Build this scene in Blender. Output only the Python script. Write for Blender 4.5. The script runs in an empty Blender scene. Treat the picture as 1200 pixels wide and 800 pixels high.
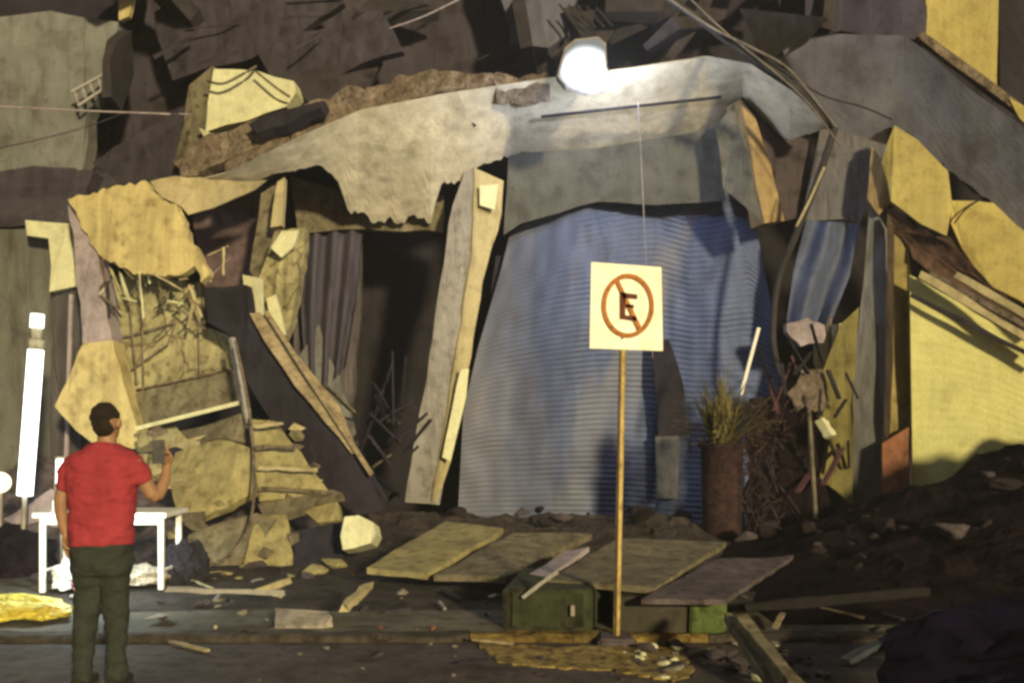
import bpy, bmesh, math, random
from mathutils import Vector, Matrix, noise
R = math.radians
random.seed(7)
S = bpy.context.scene
COL = S.collection

# ------------------------------------------------------------------ camera
F = 1152.0; HOR = 498.0; EYE = 1.6          # pixels of the 1200 px wide photo, horizon row, eye height
cd = bpy.data.cameras.new('camera'); cam = bpy.data.objects.new('camera', cd); COL.objects.link(cam)
cam.location = (0, 0, EYE); cam.rotation_euler = (R(90), 0, 0)
cd.sensor_width = 36; cd.lens = F/1200*36; cd.shift_y = (HOR-400)/1200; cd.clip_end = 400; cd.clip_start = 0.1
S.camera = cam
# ------------------------------------------------------------------ light
SUN_AZ, SUN_EL = 24.0, 13.0                 # light comes from behind the camera, to the right, low
SUNC = (1.0, 0.83, 0.47); SUNS = 4.2
sd = bpy.data.lights.new('sun', 'SUN'); sd.energy = 5.0; sd.angle = R(4); sd.color = (1.0, .82, .445)
so = bpy.data.objects.new('sun', sd); COL.objects.link(so); so.rotation_euler = (R(90-SUN_EL), 0, R(SUN_AZ))
w = bpy.data.worlds.new('World'); S.world = w; w.use_nodes = True
wn = w.node_tree; bg = wn.nodes['Background']
sky = wn.nodes.new('ShaderNodeTexSky'); sky.sky_type = 'NISHITA'; sky.sun_disc = False
sky.sun_elevation = R(SUN_EL); sky.sun_rotation = R(180-SUN_AZ)
tn = wn.nodes.new('ShaderNodeMix'); tn.data_type = 'RGBA'; tn.blend_type = 'MULTIPLY'
tn.inputs[0].default_value = 1; tn.inputs[7].default_value = (1.0, 0.76, 0.70, 1)
wn.links.new(sky.outputs[0], tn.inputs[6]); wn.links.new(tn.outputs[2], bg.inputs[0])
bg.inputs[1].default_value = 0.026
S.view_settings.view_transform = 'Standard'; S.view_settings.look = 'None'
S.view_settings.exposure = 0.12; S.view_settings.gamma = 1.0
S.cycles.use_denoising = True
S.cycles.filter_width = 3.0
S.cycles.sample_clamp_indirect = 4

# ------------------------------------------------------------------ helpers
def P(p):
    px, py, Y = p
    return Vector(((px-600)/F*Y, Y, EYE-(py-HOR)/F*Y))
def g(px, py, z=0.05):                       # a point at height z seen at (px, py)
    return (px, py, (EYE-z)*F/(py-HOR))
def lin(c):
    c /= 255.0
    return c/12.92 if c <= .04045 else ((c+.055)/1.055)**2.4
def alb(rgb, k=.80):
    out = []
    for c, s in zip(rgb, SUNC):
        out.append(min(.82, max(.012, lin(c)/(s*SUNS*k/math.pi+.012))))
    return out
MATS = {}
def mat(name, rgb, k=.80, var=.35, scale=1.2, bump=.35, rough=.9, stain=.35, raw=False, metal=0, stretch=(1, 1, 1), spec=.3, crack=0):
    if name in MATS: return MATS[name]
    a = list(rgb) if raw else alb(rgb, k)
    m = bpy.data.materials.new(name); m.use_nodes = True; n = m.node_tree; L = n.links
    b = n.nodes['Principled BSDF']; b.inputs['Roughness'].default_value = rough; b.inputs['Metallic'].default_value = metal
    b.inputs['Specular IOR Level'].default_value = spec
    tc = n.nodes.new('ShaderNodeTexCoord'); mp = n.nodes.new('ShaderNodeMapping'); mp.inputs['Scale'].default_value = stretch
    L.new(tc.outputs['Object'], mp.inputs[0])
    def nz(s, d=6, r=.6):
        t = n.nodes.new('ShaderNodeTexNoise'); t.inputs['Scale'].default_value = s; t.inputs['Detail'].default_value = d
        t.inputs['Roughness'].default_value = r; L.new(mp.outputs[0], t.inputs['Vector']); return t
    def ramp(src, p0, p1, c0, c1):
        r = n.nodes.new('ShaderNodeValToRGB'); r.color_ramp.elements[0].position = p0; r.color_ramp.elements[1].position = p1
        r.color_ramp.elements[0].color = (*c0, 1); r.color_ramp.elements[1].color = (*c1, 1); L.new(src, r.inputs[0]); return r
    lo = [c*(1-var) for c in a]; hi = [min(.85, c*(1+var*.7)) for c in a]
    r1 = ramp(nz(scale, 8, .68).outputs[0], .33, .68, lo, hi)
    r2 = ramp(nz(scale*3.3, 5, .6).outputs[0], .50, .66, (1, 1, 1), (1-stain, 1-stain*1.1, 1-stain*1.15))
    mx = n.nodes.new('ShaderNodeMix'); mx.data_type = 'RGBA'; mx.blend_type = 'MULTIPLY'; mx.inputs[0].default_value = 1
    L.new(r1.outputs[0], mx.inputs[6]); L.new(r2.outputs[0], mx.inputs[7])
    r3 = ramp(nz(38, 3, .7).outputs[0], .3, .7, (.86, .86, .86), (1.1, 1.1, 1.1))
    m2 = n.nodes.new('ShaderNodeMix'); m2.data_type = 'RGBA'; m2.blend_type = 'MULTIPLY'; m2.inputs[0].default_value = 1
    L.new(mx.outputs[2], m2.inputs[6]); L.new(r3.outputs[0], m2.inputs[7])
    ms = n.nodes.new('ShaderNodeMapping'); ms.inputs['Scale'].default_value = (5, 5, .45); ms.inputs['Rotation'].default_value = (0, .06, 0); L.new(tc.outputs['Object'], ms.inputs[0])
    ts = n.nodes.new('ShaderNodeTexNoise'); ts.inputs['Scale'].default_value = 1.3; ts.inputs['Detail'].default_value = 7; ts.inputs['Roughness'].default_value = .65; L.new(ms.outputs[0], ts.inputs['Vector'])
    rs = ramp(ts.outputs[0], .47, .68, (1.04, 1.04, 1.04), (1-stain*.9, 1-stain*.95, 1-stain))   # dirt runs
    tp = nz(5.5, 9, .72); rp = ramp(tp.outputs[0], .60, .64, (1, 1, 1), (.62, .58, .56))          # chips where the paint is gone
    for src_, fc in ((rs, .8), (rp, min(1, stain*2))):
        mq = n.nodes.new('ShaderNodeMix'); mq.data_type = 'RGBA'; mq.blend_type = 'MULTIPLY'; mq.inputs[0].default_value = fc
        L.new(m2.outputs[2], mq.inputs[6]); L.new(src_.outputs[0], mq.inputs[7]); m2 = mq
    last = m2.outputs[2]
    if crack:
        wz = n.nodes.new('ShaderNodeMix'); wz.data_type = 'VECTOR'; wz.inputs[0].default_value = .22
        L.new(mp.outputs[0], wz.inputs[4]); L.new(nz(2.2, 4, .6).outputs[1], wz.inputs[5])
        vo = n.nodes.new('ShaderNodeTexVoronoi'); vo.feature = 'DISTANCE_TO_EDGE'; vo.inputs['Scale'].default_value = crack; L.new(wz.outputs[1], vo.inputs['Vector'])
        rc = ramp(vo.outputs[0], .0, .022, (.25, .2, .17), (1, 1, 1))
        m3 = n.nodes.new('ShaderNodeMix'); m3.data_type = 'RGBA'; m3.blend_type = 'MULTIPLY'; m3.inputs[0].default_value = .85
        L.new(last, m3.inputs[6]); L.new(rc.outputs[0], m3.inputs[7]); last = m3.outputs[2]
    L.new(last, b.inputs['Base Color'])
    bp = n.nodes.new('ShaderNodeBump'); bp.inputs['Strength'].default_value = bump; bp.inputs['Distance'].default_value = .04
    L.new(nz(9, 8, .7).outputs[0], bp.inputs['Height']); L.new(bp.outputs[0], b.inputs['Normal'])
    MATS[name] = m; return m
def emis(name, rgb, s):
    m = bpy.data.materials.new(name); m.use_nodes = True; b = m.node_tree.nodes['Principled BSDF']
    b.inputs['Base Color'].default_value = (.8, .8, .8, 1)
    b.inputs['Emission Color'].default_value = (*rgb, 1); b.inputs['Emission Strength'].default_value = s
    return m
def tag(o, label=None, cat=None, group=None, kind=None):
    if label: o['label'] = label
    if cat: o['category'] = cat
    if group: o['group'] = group
    if kind: o['kind'] = kind
    return o
def empty(name, loc, label=None, cat=None, group=None, rz=0):
    o = bpy.data.objects.new(name, None); COL.objects.link(o); o.location = loc; o.rotation_euler.z = rz
    o.empty_display_size = .2
    return tag(o, label, cat, group)
def link(name, bm, m, parent=None, smooth=False):
    me = bpy.data.meshes.new(name)
    bmesh.ops.recalc_face_normals(bm, faces=bm.faces)
    # keep the origin inside the object
    c = Vector((0, 0, 0))
    if bm.verts:
        for v in bm.verts: c += v.co
        c /= len(bm.verts)
    base = Vector((c.x, c.y, min(v.co.z for v in bm.verts)))
    for v in bm.verts: v.co -= base
    bm.to_mesh(me); bm.free()
    me.materials.append(m)
    for p in me.polygons: p.use_smooth = smooth
    o = bpy.data.objects.new(name, me); COL.objects.link(o)
    o.location = base
    if parent:
        o.parent = parent
        o.matrix_parent_inverse = world_of(parent).inverted()
    return o
def world_of(o):
    m = Matrix.LocRotScale(o.location, o.rotation_euler, o.scale)
    if o.parent: m = world_of(o.parent) @ o.matrix_parent_inverse @ m
    return m
def plate(name, pts, t, m, parent=None, jag=.03, cell=.25, rough=.015, ext=None, bevel=0):
    """A slab fragment: outline points (seen px, seen py, distance), solid thickness t, broken edges."""
    ws = [P(p) if not isinstance(p, Vector) else p for p in pts]
    nrm = Vector((0, 0, 0))
    for i in range(len(ws)):
        a, b = ws[i], ws[(i+1) % len(ws)]
        nrm += a.cross(b)
    nrm.normalize()
    c = sum(ws, Vector())/len(ws)
    view = c-Vector((0, 0, EYE))
    if nrm.dot(view) < 0: nrm = -nrm           # thickness goes away from the viewer
    if ext is not None: nrm = Vector(ext).normalized()
    ring = []
    for i in range(len(ws)):
        a, b = ws[i], ws[(i+1) % len(ws)]
        k = max(1, int((b-a).length/cell))
        e = (b-a).normalized(); perp = e.cross(nrm)
        for j in range(k):
            q = a.lerp(b, j/k)
            if jag: q = q + perp*random.uniform(-jag, jag) + e*random.uniform(-jag, jag)*.6
            ring.append(q)
    bm = bmesh.new()
    vs = [bm.verts.new(q) for q in ring]
    f = bm.faces.new(vs)
    bmesh.ops.triangulate(bm, faces=[f], quad_method='BEAUTY', ngon_method='BEAUTY')
    for _ in range(3):
        le = [e for e in bm.edges if e.calc_length() > cell*1.3]
        if not le: break
        bmesh.ops.subdivide_edges(bm, edges=le, cuts=1)
        bmesh.ops.triangulate(bm, faces=[q for q in bm.faces if len(q.verts) > 3])
    if rough:
        for v in bm.verts:
            d = noise.noise(v.co*1.7)*rough*2.2+noise.noise(v.co*6)*rough
            v.co += nrm*d
    fs = list(bm.faces)
    r = bmesh.ops.extrude_face_region(bm, geom=fs)
    for v in [x for x in r['geom'] if isinstance(x, bmesh.types.BMVert)]:
        v.co += nrm*t*(1+random.uniform(-.12, .12)*(1 if jag else 0))
    return link(name, bm, m, parent)
def beam(name, a, b, wd, ht, m, parent=None, up=(0, 0, 1), jag=.0, seg=6, taper=1.0):
    a = P(a) if not isinstance(a, Vector) else a; b = P(b) if not isinstance(b, Vector) else b
    d = (b-a).normalized(); u = Vector(up); u = (u-d*u.dot(d)).normalized(); s = d.cross(u)
    bm = bmesh.new(); rings = []
    for i in range(seg+1):
        t = i/seg; c = a.lerp(b, t); k = 1+(taper-1)*t; row = []
        for x, y in ((-1, -1), (1, -1), (1, 1), (-1, 1)):
            q = c+s*x*wd/2*k+u*y*ht/2*k
            if jag: q += Vector([random.uniform(-jag, jag) for _ in range(3)])
            if jag and i in (0, seg): q += d*random.uniform(-3, 3)*jag
            row.append(bm.verts.new(q))
        rings.append(row)
    for i in range(seg):
        for j in range(4):
            bm.faces.new((rings[i][j], rings[i][(j+1) % 4], rings[i+1][(j+1) % 4], rings[i+1][j]))
    bm.faces.new(rings[0]); bm.faces.new(rings[-1][::-1])
    if min(wd, ht) > .05:
        bmesh.ops.bevel(bm, geom=[e for e in bm.edges if abs((e.verts[0].co-e.verts[1].co).normalized().dot(d)) > .7], offset=min(wd, ht)*.06, segments=1, affect='EDGES')
    return link(name, bm, m, parent)
def tube_bm(bm, pts, rad, n=8, caps=True, squash=None):
    """Tube along points; rad: a number or one per point; squash: per point (a, b) ellipse factors in x / y for upright limbs"""
    rr = rad if isinstance(rad, (list, tuple)) else [rad]*len(pts)
    rings = []; last = None
    for i, p in enumerate(pts):
        d = (pts[min(i+1, len(pts)-1)]-pts[max(i-1, 0)]).normalized()
        u = Vector((1, 0, 0)) if abs(d.x) < .8 else Vector((0, 1, 0))
        u = (u-d*u.dot(d)).normalized(); v = d.cross(u)
        row = []
        for k in range(n):
            a = 2*math.pi*k/n
            sa, sb = squash[i] if squash else (1, 1)
            row.append(bm.verts.new(p+u*math.cos(a)*rr[i]*sa+v*math.sin(a)*rr[i]*sb))
        rings.append(row)
    for i in range(len(rings)-1):
        for k in range(n):
            bm.faces.new((rings[i][k], rings[i][(k+1) % n], rings[i+1][(k+1) % n], rings[i+1][k]))
    if caps:
        bm.faces.new(rings[0][::-1]); bm.faces.new(rings[-1])
def ruled(name, top, bot, x0, x1, t, m, parent=None, nu=160, nv=14, rough=.012, jag=0, ext=(0, 1, .4), master=None):
    """A slab whose face runs between two edges given as (px, py, distance) along px"""
    def at(c, x):
        for a, b in zip(c[:-1], c[1:]):
            if x <= b[0]: 
                k = (x-a[0])/(b[0]-a[0]) if b[0] > a[0] else 0
                k = max(0, k); return P((x, a[1]+(b[1]-a[1])*k, a[2]+(b[2]-a[2])*k))
        return P(c[-1])
    bm = bmesh.new(); rows = []; e = Vector(ext).normalized()
    for i in range(nu+1):
        x = x0+(x1-x0)*i/nu; A = at(top, x); Z = at(bot, x)
        Zj = Z.lerp(A, random.uniform(-jag, jag)*1.6) if jag else Z
        row = []; f = 1
        if master:                       # the broken lower edge cuts a smooth surface that would run on to 'master'
            Mz = at(master, x); f = min(1, max(.05, (A.z-Z.z)/max(.01, A.z-Mz.z)*(1+(random.uniform(-jag, jag) if jag else 0)))); 
            # same picture height on the smooth surface
            pz = lambda q_: (q_.z-EYE)/q_.y
            lo_, hi_ = 0.0, 1.0
            for _ in range(20):
                mid = (lo_+hi_)/2
                if pz(A.lerp(Mz, mid)) > pz(Z): lo_ = mid
                else: hi_ = mid
            f = min(1, lo_*(1+(random.uniform(-jag, jag)*1.6 if jag else 0))); Z = Mz; Zj = A.lerp(Mz, f)
        for j in range(nv+1):
            c = A.lerp(Z, f*j/nv) if j < nv else Zj; c = c+e*(noise.noise(c*1.4)*rough*2+noise.noise(c*5)*rough*.7); row.append(bm.verts.new(c))
        rows.append(row)
    for i in range(nu):
        for j in range(nv): bm.faces.new((rows[i][j], rows[i+1][j], rows[i+1][j+1], rows[i][j+1]))
    q_ = bmesh.ops.extrude_face_region(bm, geom=list(bm.faces))
    for v in [x for x in q_['geom'] if isinstance(x, bmesh.types.BMVert)]: v.co += e*t
    return link(name, bm, m, parent)
def smooth_path(pts, k=6):
    out = []
    for i in range(len(pts)-1):
        p0, p1, p2, p3 = pts[max(i-1, 0)], pts[i], pts[i+1], pts[min(i+2, len(pts)-1)]
        for j in range(k):
            t = j/k
            out.append(.5*((2*p1)+(p2-p0)*t+(2*p0-5*p1+4*p2-p3)*t*t+(3*p1-p0-3*p2+p3)*t**3))
    out.append(pts[-1]); return out
def tube(name, pts, r, m, parent=None, n=8, smooth=True, k=6):
    ps = [P(p) if not isinstance(p, Vector) else p for p in pts]
    if len(ps) > 2: ps = smooth_path(ps, k)
    bm = bmesh.new(); tube_bm(bm, ps, r, n)
    return link(name, bm, m, parent, smooth)
def remeshed(name, bm, m, parent, vox=.012, it=6, wrinkle=0, seed=0):
    me = bpy.data.meshes.new('t'); bmesh.ops.recalc_face_normals(bm, faces=bm.faces); bm.to_mesh(me); bm.free()
    o = bpy.data.objects.new('t', me); COL.objects.link(o)
    md = o.modifiers.new('r', 'REMESH'); md.mode = 'VOXEL'; md.voxel_size = vox; md.use_smooth_shade = True
    sm = o.modifiers.new('s', 'SMOOTH'); sm.iterations = it; sm.factor = .5
    dg = bpy.context.evaluated_depsgraph_get(); dg.update()
    me2 = bpy.data.meshes.new_from_object(o.evaluated_get(dg))
    bpy.data.objects.remove(o); bpy.data.meshes.remove(me)
    b2 = bmesh.new(); b2.from_mesh(me2); bpy.data.meshes.remove(me2)
    if wrinkle:
        b2.normal_update()
        for v in b2.verts:
            q = Vector((v.co.x*9+seed, v.co.y*9, v.co.z*16))
            v.co += v.normal*wrinkle*(noise.noise(q)+.5*noise.noise(q*2.3))
    return link(name, b2, m, parent, True)

# ------------------------------------------------------------------ materials
M = dict(
 road=mat('road_asphalt', (.085, .068, .07), raw=True, scale=2, var=.5, bump=.8, stain=.5),
 walk=mat('sidewalk_concrete', (.13, .12, .10), raw=True, scale=1.1, var=.5, bump=.6, stain=.5),
 kerb=mat('kerb_concrete', (.07, .06, .05), raw=True, scale=3, var=.6, bump=1, stain=.6),
 kerby=mat('yellow_kerb_paint', (.20, .14, .04), raw=True, scale=4, var=.6, bump=1, stain=.7),
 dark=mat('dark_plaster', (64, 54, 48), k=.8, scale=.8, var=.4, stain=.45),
 dark2=mat('dark_concrete', (42, 35, 34), scale=1, var=.45, stain=.4),  # very dark brown-grey base colour
 black=mat('shaded_interior', (.018, .015, .02), raw=True, scale=1, var=.5),  # shade inside the openings put into the colour
 olive=mat('olive_wall', (118, 110, 84), scale=.9, var=.3, stain=.3),
 tan=mat('tan_plaster', (176, 152, 92), scale=1.5, var=.22, stain=.25),
 ochre=mat('ochre_plaster', (190, 162, 90), scale=1.6, var=.24, stain=.3),
 cream=mat('cream_plaster', (208, 192, 124), scale=2, var=.14, stain=.15),
 conc=mat('pale_concrete', (160, 145, 112), scale=1.5, var=.25, stain=.3),
 soff=mat('soffit_plaster', (180, 160, 112), k=.5, scale=.9, var=.16, stain=.25, bump=.25),
 brown=mat('broken_brown_edge', (128, 106, 72), scale=5, var=.5, bump=1, stain=.6),
 grid=mat('stained_olive_plaster', (158, 140, 82), scale=2.2, var=.4, stain=.5, crack=1.6),
 slabt=mat('broken_slab_face', (152, 132, 72), scale=2.0, var=.32, stain=.4),
 slabd=mat('dim_slab_face', (118, 102, 64), scale=2.4, var=.4, stain=.5),
 yel=mat('yellow_wall', (180, 154, 74), scale=1.2, var=.16, stain=.2),
 yelb=mat('yellow_shutter_paint', (200, 182, 96), scale=1.0, var=.12, stain=.12),
 amber=mat('amber_plaster', (158, 126, 70), scale=1.4, var=.25, stain=.3),
 olivey=mat('olive_yellow_plaster', (146, 122, 58), scale=1.4, var=.3, stain=.35),
 grey=mat('grey_slab', (96, 90, 82), scale=.7, var=.22, stain=.25),
 greyp=mat('grey_post', (112, 104, 84), scale=1.3, var=.3, stain=.3, stretch=(2, 2, .5)),
 redb=mat('reddish_brick_dust', (84, 50, 42), scale=1.6, var=.45, stain=.5),
 wood=mat('old_wood', (158, 132, 82), scale=3, var=.35, stain=.4, stretch=(1, 1, 3)),
 pink=mat('pinkish_plaster', (158, 136, 112), scale=1.5, var=.25, stain=.25),
 steel=mat('grey_steel', (.3, .28, .25), raw=True, rough=.55, metal=.3, bump=.1),
 rust=mat('rusty_steel', (.2, .11, .05), raw=True, scale=8, rough=.8),
 cable=mat('cable_rubber', (.03, .028, .03), raw=True, rough=.7, bump=.1),
 cableg=mat('dusty_cable', (.17, .15, .13), raw=True, rough=.8, bump=.1),
 white=mat('white_plastic', (.72, .72, .70), raw=True, rough=.5, var=.08, stain=.1, bump=.1),
 green=mat('olive_green_paint', (56, 56, 28), scale=2, var=.5, stain=.6),
 greenb=mat('mossy_green_paint', (82, 90, 34), scale=3.5, var=.45, stain=.6),
 leaf=mat('yucca_leaf', (.15, .13, .05), raw=True, scale=6, var=.4),
 bluef=mat('blue_grey_sheet', (78, 80, 84), scale=2, var=.25, stain=.25, rough=.6),
 mound=mat('dark_rubble', (.013, .008, .011), raw=True, scale=2.5, var=.6, bump=1, stain=.5, spec=.05),  # shade on the right mound put into a near-black colour
 stone=mat('rubble_stone', (170, 150, 108), scale=4, var=.35, bump=.8),
 stoned=mat('dark_rubble_stone', (92, 76, 62), scale=4, var=.5, bump=.8),
 navy=mat('navy_shade_colour', (.008, .006, .02), raw=True, rough=.9, bump=.3, spec=.05),
 yplast=mat('yellow_plastic', (.60, .52, .09), raw=True, rough=.5, var=.5, scale=9),
 pinkp=mat('pink_plastic', (.6, .25, .3), raw=True, rough=.5),
)

# ================================================================== THE SETTING
def sheet(name, pts, m, kind='structure', grid=0):
    bm = bmesh.new(); vs = [bm.verts.new(p) for p in pts]; bm.faces.new(vs)
    o = link(name, bm, m); tag(o, kind=kind); return o
KY = 7.25                                     # kerb face
sheet('road', [(-120, -60, 0), (120, -60, 0), (120, KY, 0), (-120, KY, 0)], M['road'])
# sidewalk: one gently uneven sheet out to the horizon
bm = bmesh.new()
xs = [-120, -40]+[-16+i*.4 for i in range(81)]+[40, 120]; ys = [KY+.16+i*.4 for i in range(30)]+[24, 40, 140]
G = [[bm.verts.new((x, y, .045+(.02*noise.noise(Vector((x*.7, y*.7, 0))) if KY+.3 < y < 20 else 0))) for y in ys] for x in xs]
for i in range(len(xs)-1):
    for j in range(len(ys)-1): bm.faces.new((G[i][j], G[i+1][j], G[i+1][j+1], G[i][j+1]))
tag(link('sidewalk', bm, M['walk'], smooth=True), kind='structure')
def kerb(name, x0, x1, m):
    bm = bmesh.new(); n = max(1, int((x1-x0)/.12)); prof = [(0, -.05), (.0, .035), (.03, .052), (.16, .052), (.16, -.05)]; rows = []
    for i in range(n+1):
        x = x0+(x1-x0)*i/n; rows.append([bm.verts.new((x, KY+a+random.uniform(-.02, .02), b+random.uniform(-.012, .010))) for a, b in prof])
    for i in range(n):
        for j in range(4): bm.faces.new((rows[i][j], rows[i][j+1], rows[i+1][j+1], rows[i+1][j]))
    bm.faces.new(rows[0]); bm.faces.new(rows[-1][::-1])
    return tag(link(name, bm, m), kind='structure')
kerb('kerb', -60, -.32, M['kerb']); kerb('kerb_yellow', -.31, 1.45, M['kerby']); kerb('kerb', 1.46, 60, M['kerb'])
# painted gutter strip in front of the yellow kerb, chipped outline
plate('gutter_strip', [g(560, 752, .012), g(640, 757, .012), g(700, 756, .012), g(800, 757, .012), g(812, 790, .012), g(790, 797, .012), g(716, 784, .012), g(640, 780, .012), g(585, 775, .012)], .012, mat('ochre_road_paint', (.34, .25, .085), raw=True, scale=5, var=.6, bump=.8, stain=.8), jag=.03, cell=.045, rough=.001, ext=(0, 0, -1))
tag(bpy.data.objects['gutter_strip'], kind='structure')

# ================================================================== THE COLLAPSED CORNER BUILDING
B = empty('collapsed_building', (0, 15.5, .12), 'collapsed corner building with a sagging floor slab over a blue roller shutter', 'building')
def bp(name, pts, t, m, **k): return plate(name, pts, t, m, B, **k)
# back walls and upper storeys
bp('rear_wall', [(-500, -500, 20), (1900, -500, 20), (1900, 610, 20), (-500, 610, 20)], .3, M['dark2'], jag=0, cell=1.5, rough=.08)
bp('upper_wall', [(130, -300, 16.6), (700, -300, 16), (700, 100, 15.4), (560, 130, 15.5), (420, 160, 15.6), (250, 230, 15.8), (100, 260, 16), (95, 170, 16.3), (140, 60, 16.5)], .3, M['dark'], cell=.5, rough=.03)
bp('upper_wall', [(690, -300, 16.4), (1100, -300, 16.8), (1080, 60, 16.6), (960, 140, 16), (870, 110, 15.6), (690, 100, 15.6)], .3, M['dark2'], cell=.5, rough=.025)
for pts, mm in [
  ([(180, 10, 15.2), (360, -60, 15), (400, 0, 14.9), (330, 60, 14.9), (200, 95, 15.2)], 'dark'),
  ([(300, 55, 14.8), (450, 10, 14.6), (470, 60, 14.5), (330, 110, 14.7)], 'dark'),
  ([(560, -80, 14.8), (700, -80, 14.8), (665, 35, 14.4), (640, 60, 14.3), (600, 50, 14.5)], 'grey'),
  ([(770, -60, 15), (860, -50, 15), (850, 25, 14.8), (800, 40, 14.7), (760, 30, 14.8)], 'dark'),
  ([(110, 190, 14.9), (240, 110, 14.5), (225, 200, 14.3), (150, 235, 14.6)], 'dark')]:
    bp('wall_fragment', pts, .16, M[mm], cell=.3, rough=.04, jag=.06)
# thin laths hanging from the broken upper floor, one part of countless laths
bm = bmesh.new()
for i in range(9):
    x = random.uniform(150, 620); y = random.uniform(-20, 90); Y = random.uniform(14.2, 15.2)
    a = P((x, y, Y)); b = P((x+random.uniform(30, 120), y-random.uniform(5, 60), Y+random.uniform(-.2, .4)))
    tube_bm(bm, [a, b], random.uniform(.008, .035), 4)
o = link('lath', bm, M['dark'], B); o['kind'] = 'stuff'
bm = bmesh.new()
for i in range(24):
    x = random.uniform(110, 1000); y = random.uniform(-40, 110) if x < 640 else random.uniform(-40, 45); Y = random.uniform(14.3, 15.1)
    c = P((x, y, Y)); sz = random.uniform(.3, .95); ax = Vector([random.gauss(0, 1) for _ in range(3)]).normalized(); u = ax.orthogonal().normalized(); v = ax.cross(u)
    n_ = random.randint(3, 6); ring = [c+(u*math.cos(6.28*k/n_+random.uniform(-.4, .4))*1.6+v*math.sin(6.28*k/n_+random.uniform(-.4, .4)))*sz*random.uniform(.6, 1) for k in range(n_)]
    f_ = [bm.verts.new(p_) for p_ in ring]; k_ = [bm.verts.new(p_+ax*random.uniform(.08, .25)) for p_ in ring]
    bm.faces.new(f_); bm.faces.new(k_[::-1])
    for k in range(n_): bm.faces.new((f_[k], f_[(k+1) % n_], k_[(k+1) % n_], k_[k]))
o = link('debris', bm, mat('upper_debris', (56, 47, 38), scale=1.0, var=.35, stain=.4), B); o['kind'] = 'stuff'
# ribbed vent louvres above the lamp
for i in range(5):
    beam('louvre_slat', (655+i*11, 5+i*1, 14.1), (678+i*10, 35-i*1, 14.0), .02, .03, M['cable'], B)
# bright wall remnant with window opening edge
bp('wall_remnant', [(250, 80, 13.9), (300, 84, 13.85), (345, 95, 13.8), (347, 108, 13.8), (335, 126, 13.8), (290, 140, 13.8), (240, 154, 13.9), (243, 120, 13.9)], .35, M['cream'], jag=.015, rough=.008)
bp('wall_remnant', [(222, 100, 14.1), (249, 76, 14.05), (240, 154, 13.95), (232, 190, 13.9), (205, 195, 14.1)], .3, M['slabd'], jag=.02)
bp('wall_remnant', [(232, 150, 13.75), (242, 153, 13.7), (254, 173, 13.7), (247, 177, 13.7)], .12, M['cream'], jag=.01)
bp('ledge', [(205, 190, 13.6), (245, 158, 13.5), (300, 140, 13.5), (345, 128, 13.45), (420, 100, 13.4), (430, 112, 13.45), (345, 148, 13.4), (262, 192, 13.4), (215, 204, 13.4)], .5, M['brown'], jag=.06, cell=.14, rough=.05)
bp('ledge', [(290, 145, 13.2), (330, 130, 13.15), (380, 118, 13.1), (376, 126, 13.05), (335, 146, 13.1), (300, 155, 13.1)], .2, M['dark2'], jag=.03, cell=.14)
# the sagging slab: front edge high, back edge low
top = [(190, 222, 13.2), (262, 204, 13.1), (340, 165, 13.1), (420, 130, 13.2), (520, 110, 13.3), (640, 92, 13.3), (740, 80, 13.3), (830, 66, 13.3), (880, 75, 13.3), (930, 108, 13.4), (968, 142, 13.5)]
bot = [(190, 228, 13.4), (220, 250, 13.5), (255, 236, 13.8), (300, 214, 14), (318, 204, 14), (345, 200, 14.1), (375, 193, 14.1), (398, 215, 14.4), (408, 250, 14.95), (425, 248, 14.95), (440, 262, 15.05), (455, 256, 15.0), (470, 262, 15.05), (485, 250, 14.95), (505, 262, 15.05), (516, 216, 14.75), (540, 212, 14.75), (560, 196, 14.7), (600, 181, 14.8), (700, 176, 14.8), (842, 152, 14.8), (872, 112, 14.5), (905, 150, 14.4), (925, 165, 14.3), (968, 150, 13.8)]
ruled('floor_slab', top, bot, 190, 968, .25, M['soff'], B, jag=.02, nu=200, rough=.018, master=[(190, 240, 13.6), (260, 258, 14.5), (340, 266, 14.9), (420, 264, 15.0), (505, 262, 15.05), (560, 228, 15.0), (600, 186, 14.85), (700, 177, 14.8), (842, 153, 14.8), (872, 130, 14.6), (905, 151, 14.4), (925, 166, 14.3), (968, 150, 13.8)])
lip = [(262, 205), (300, 184), (340, 165), (380, 147), (420, 130), (470, 119), (520, 110), (580, 101), (640, 92)]
hts = [18, 26, 24, 30, 24, 32, 26, 14, 5]
for k in range(8):
    a, b = lip[k], lip[k+1]
    bp('broken_slab_edge', [(a[0], a[1]+1, 13.36), (b[0], b[1]+1, 13.36), (b[0], b[1]-hts[k+1], 13.5), ((a[0]+b[0])/2, (a[1]+b[1])/2-(hts[k]+hts[k+1])/2-random.uniform(-4, 4), 13.5), (a[0], a[1]-hts[k], 13.5)], .3, M['brown'], jag=.05, cell=.12, rough=.05)
beam('expansion_joint', (634, 137, 13.78), (845, 114, 13.72), .05, .03, M['dark2'], B)
beam('expansion_joint', (543, 134, 13.72), (556, 148, 13.85), .07, .03, M['dark2'], B)
# lintel above the shutter
bp('lintel', [(596, 178, 14.75), (700, 174, 14.7), (842, 150, 14.65), (850, 235, 14.75), (770, 240, 14.9), (700, 236, 14.9), (610, 262, 14.9), (590, 275, 14.9)], .3, mat('lintel_plaster', (88, 82, 62), scale=1.2, var=.2, stain=.25), jag=.01)
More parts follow.
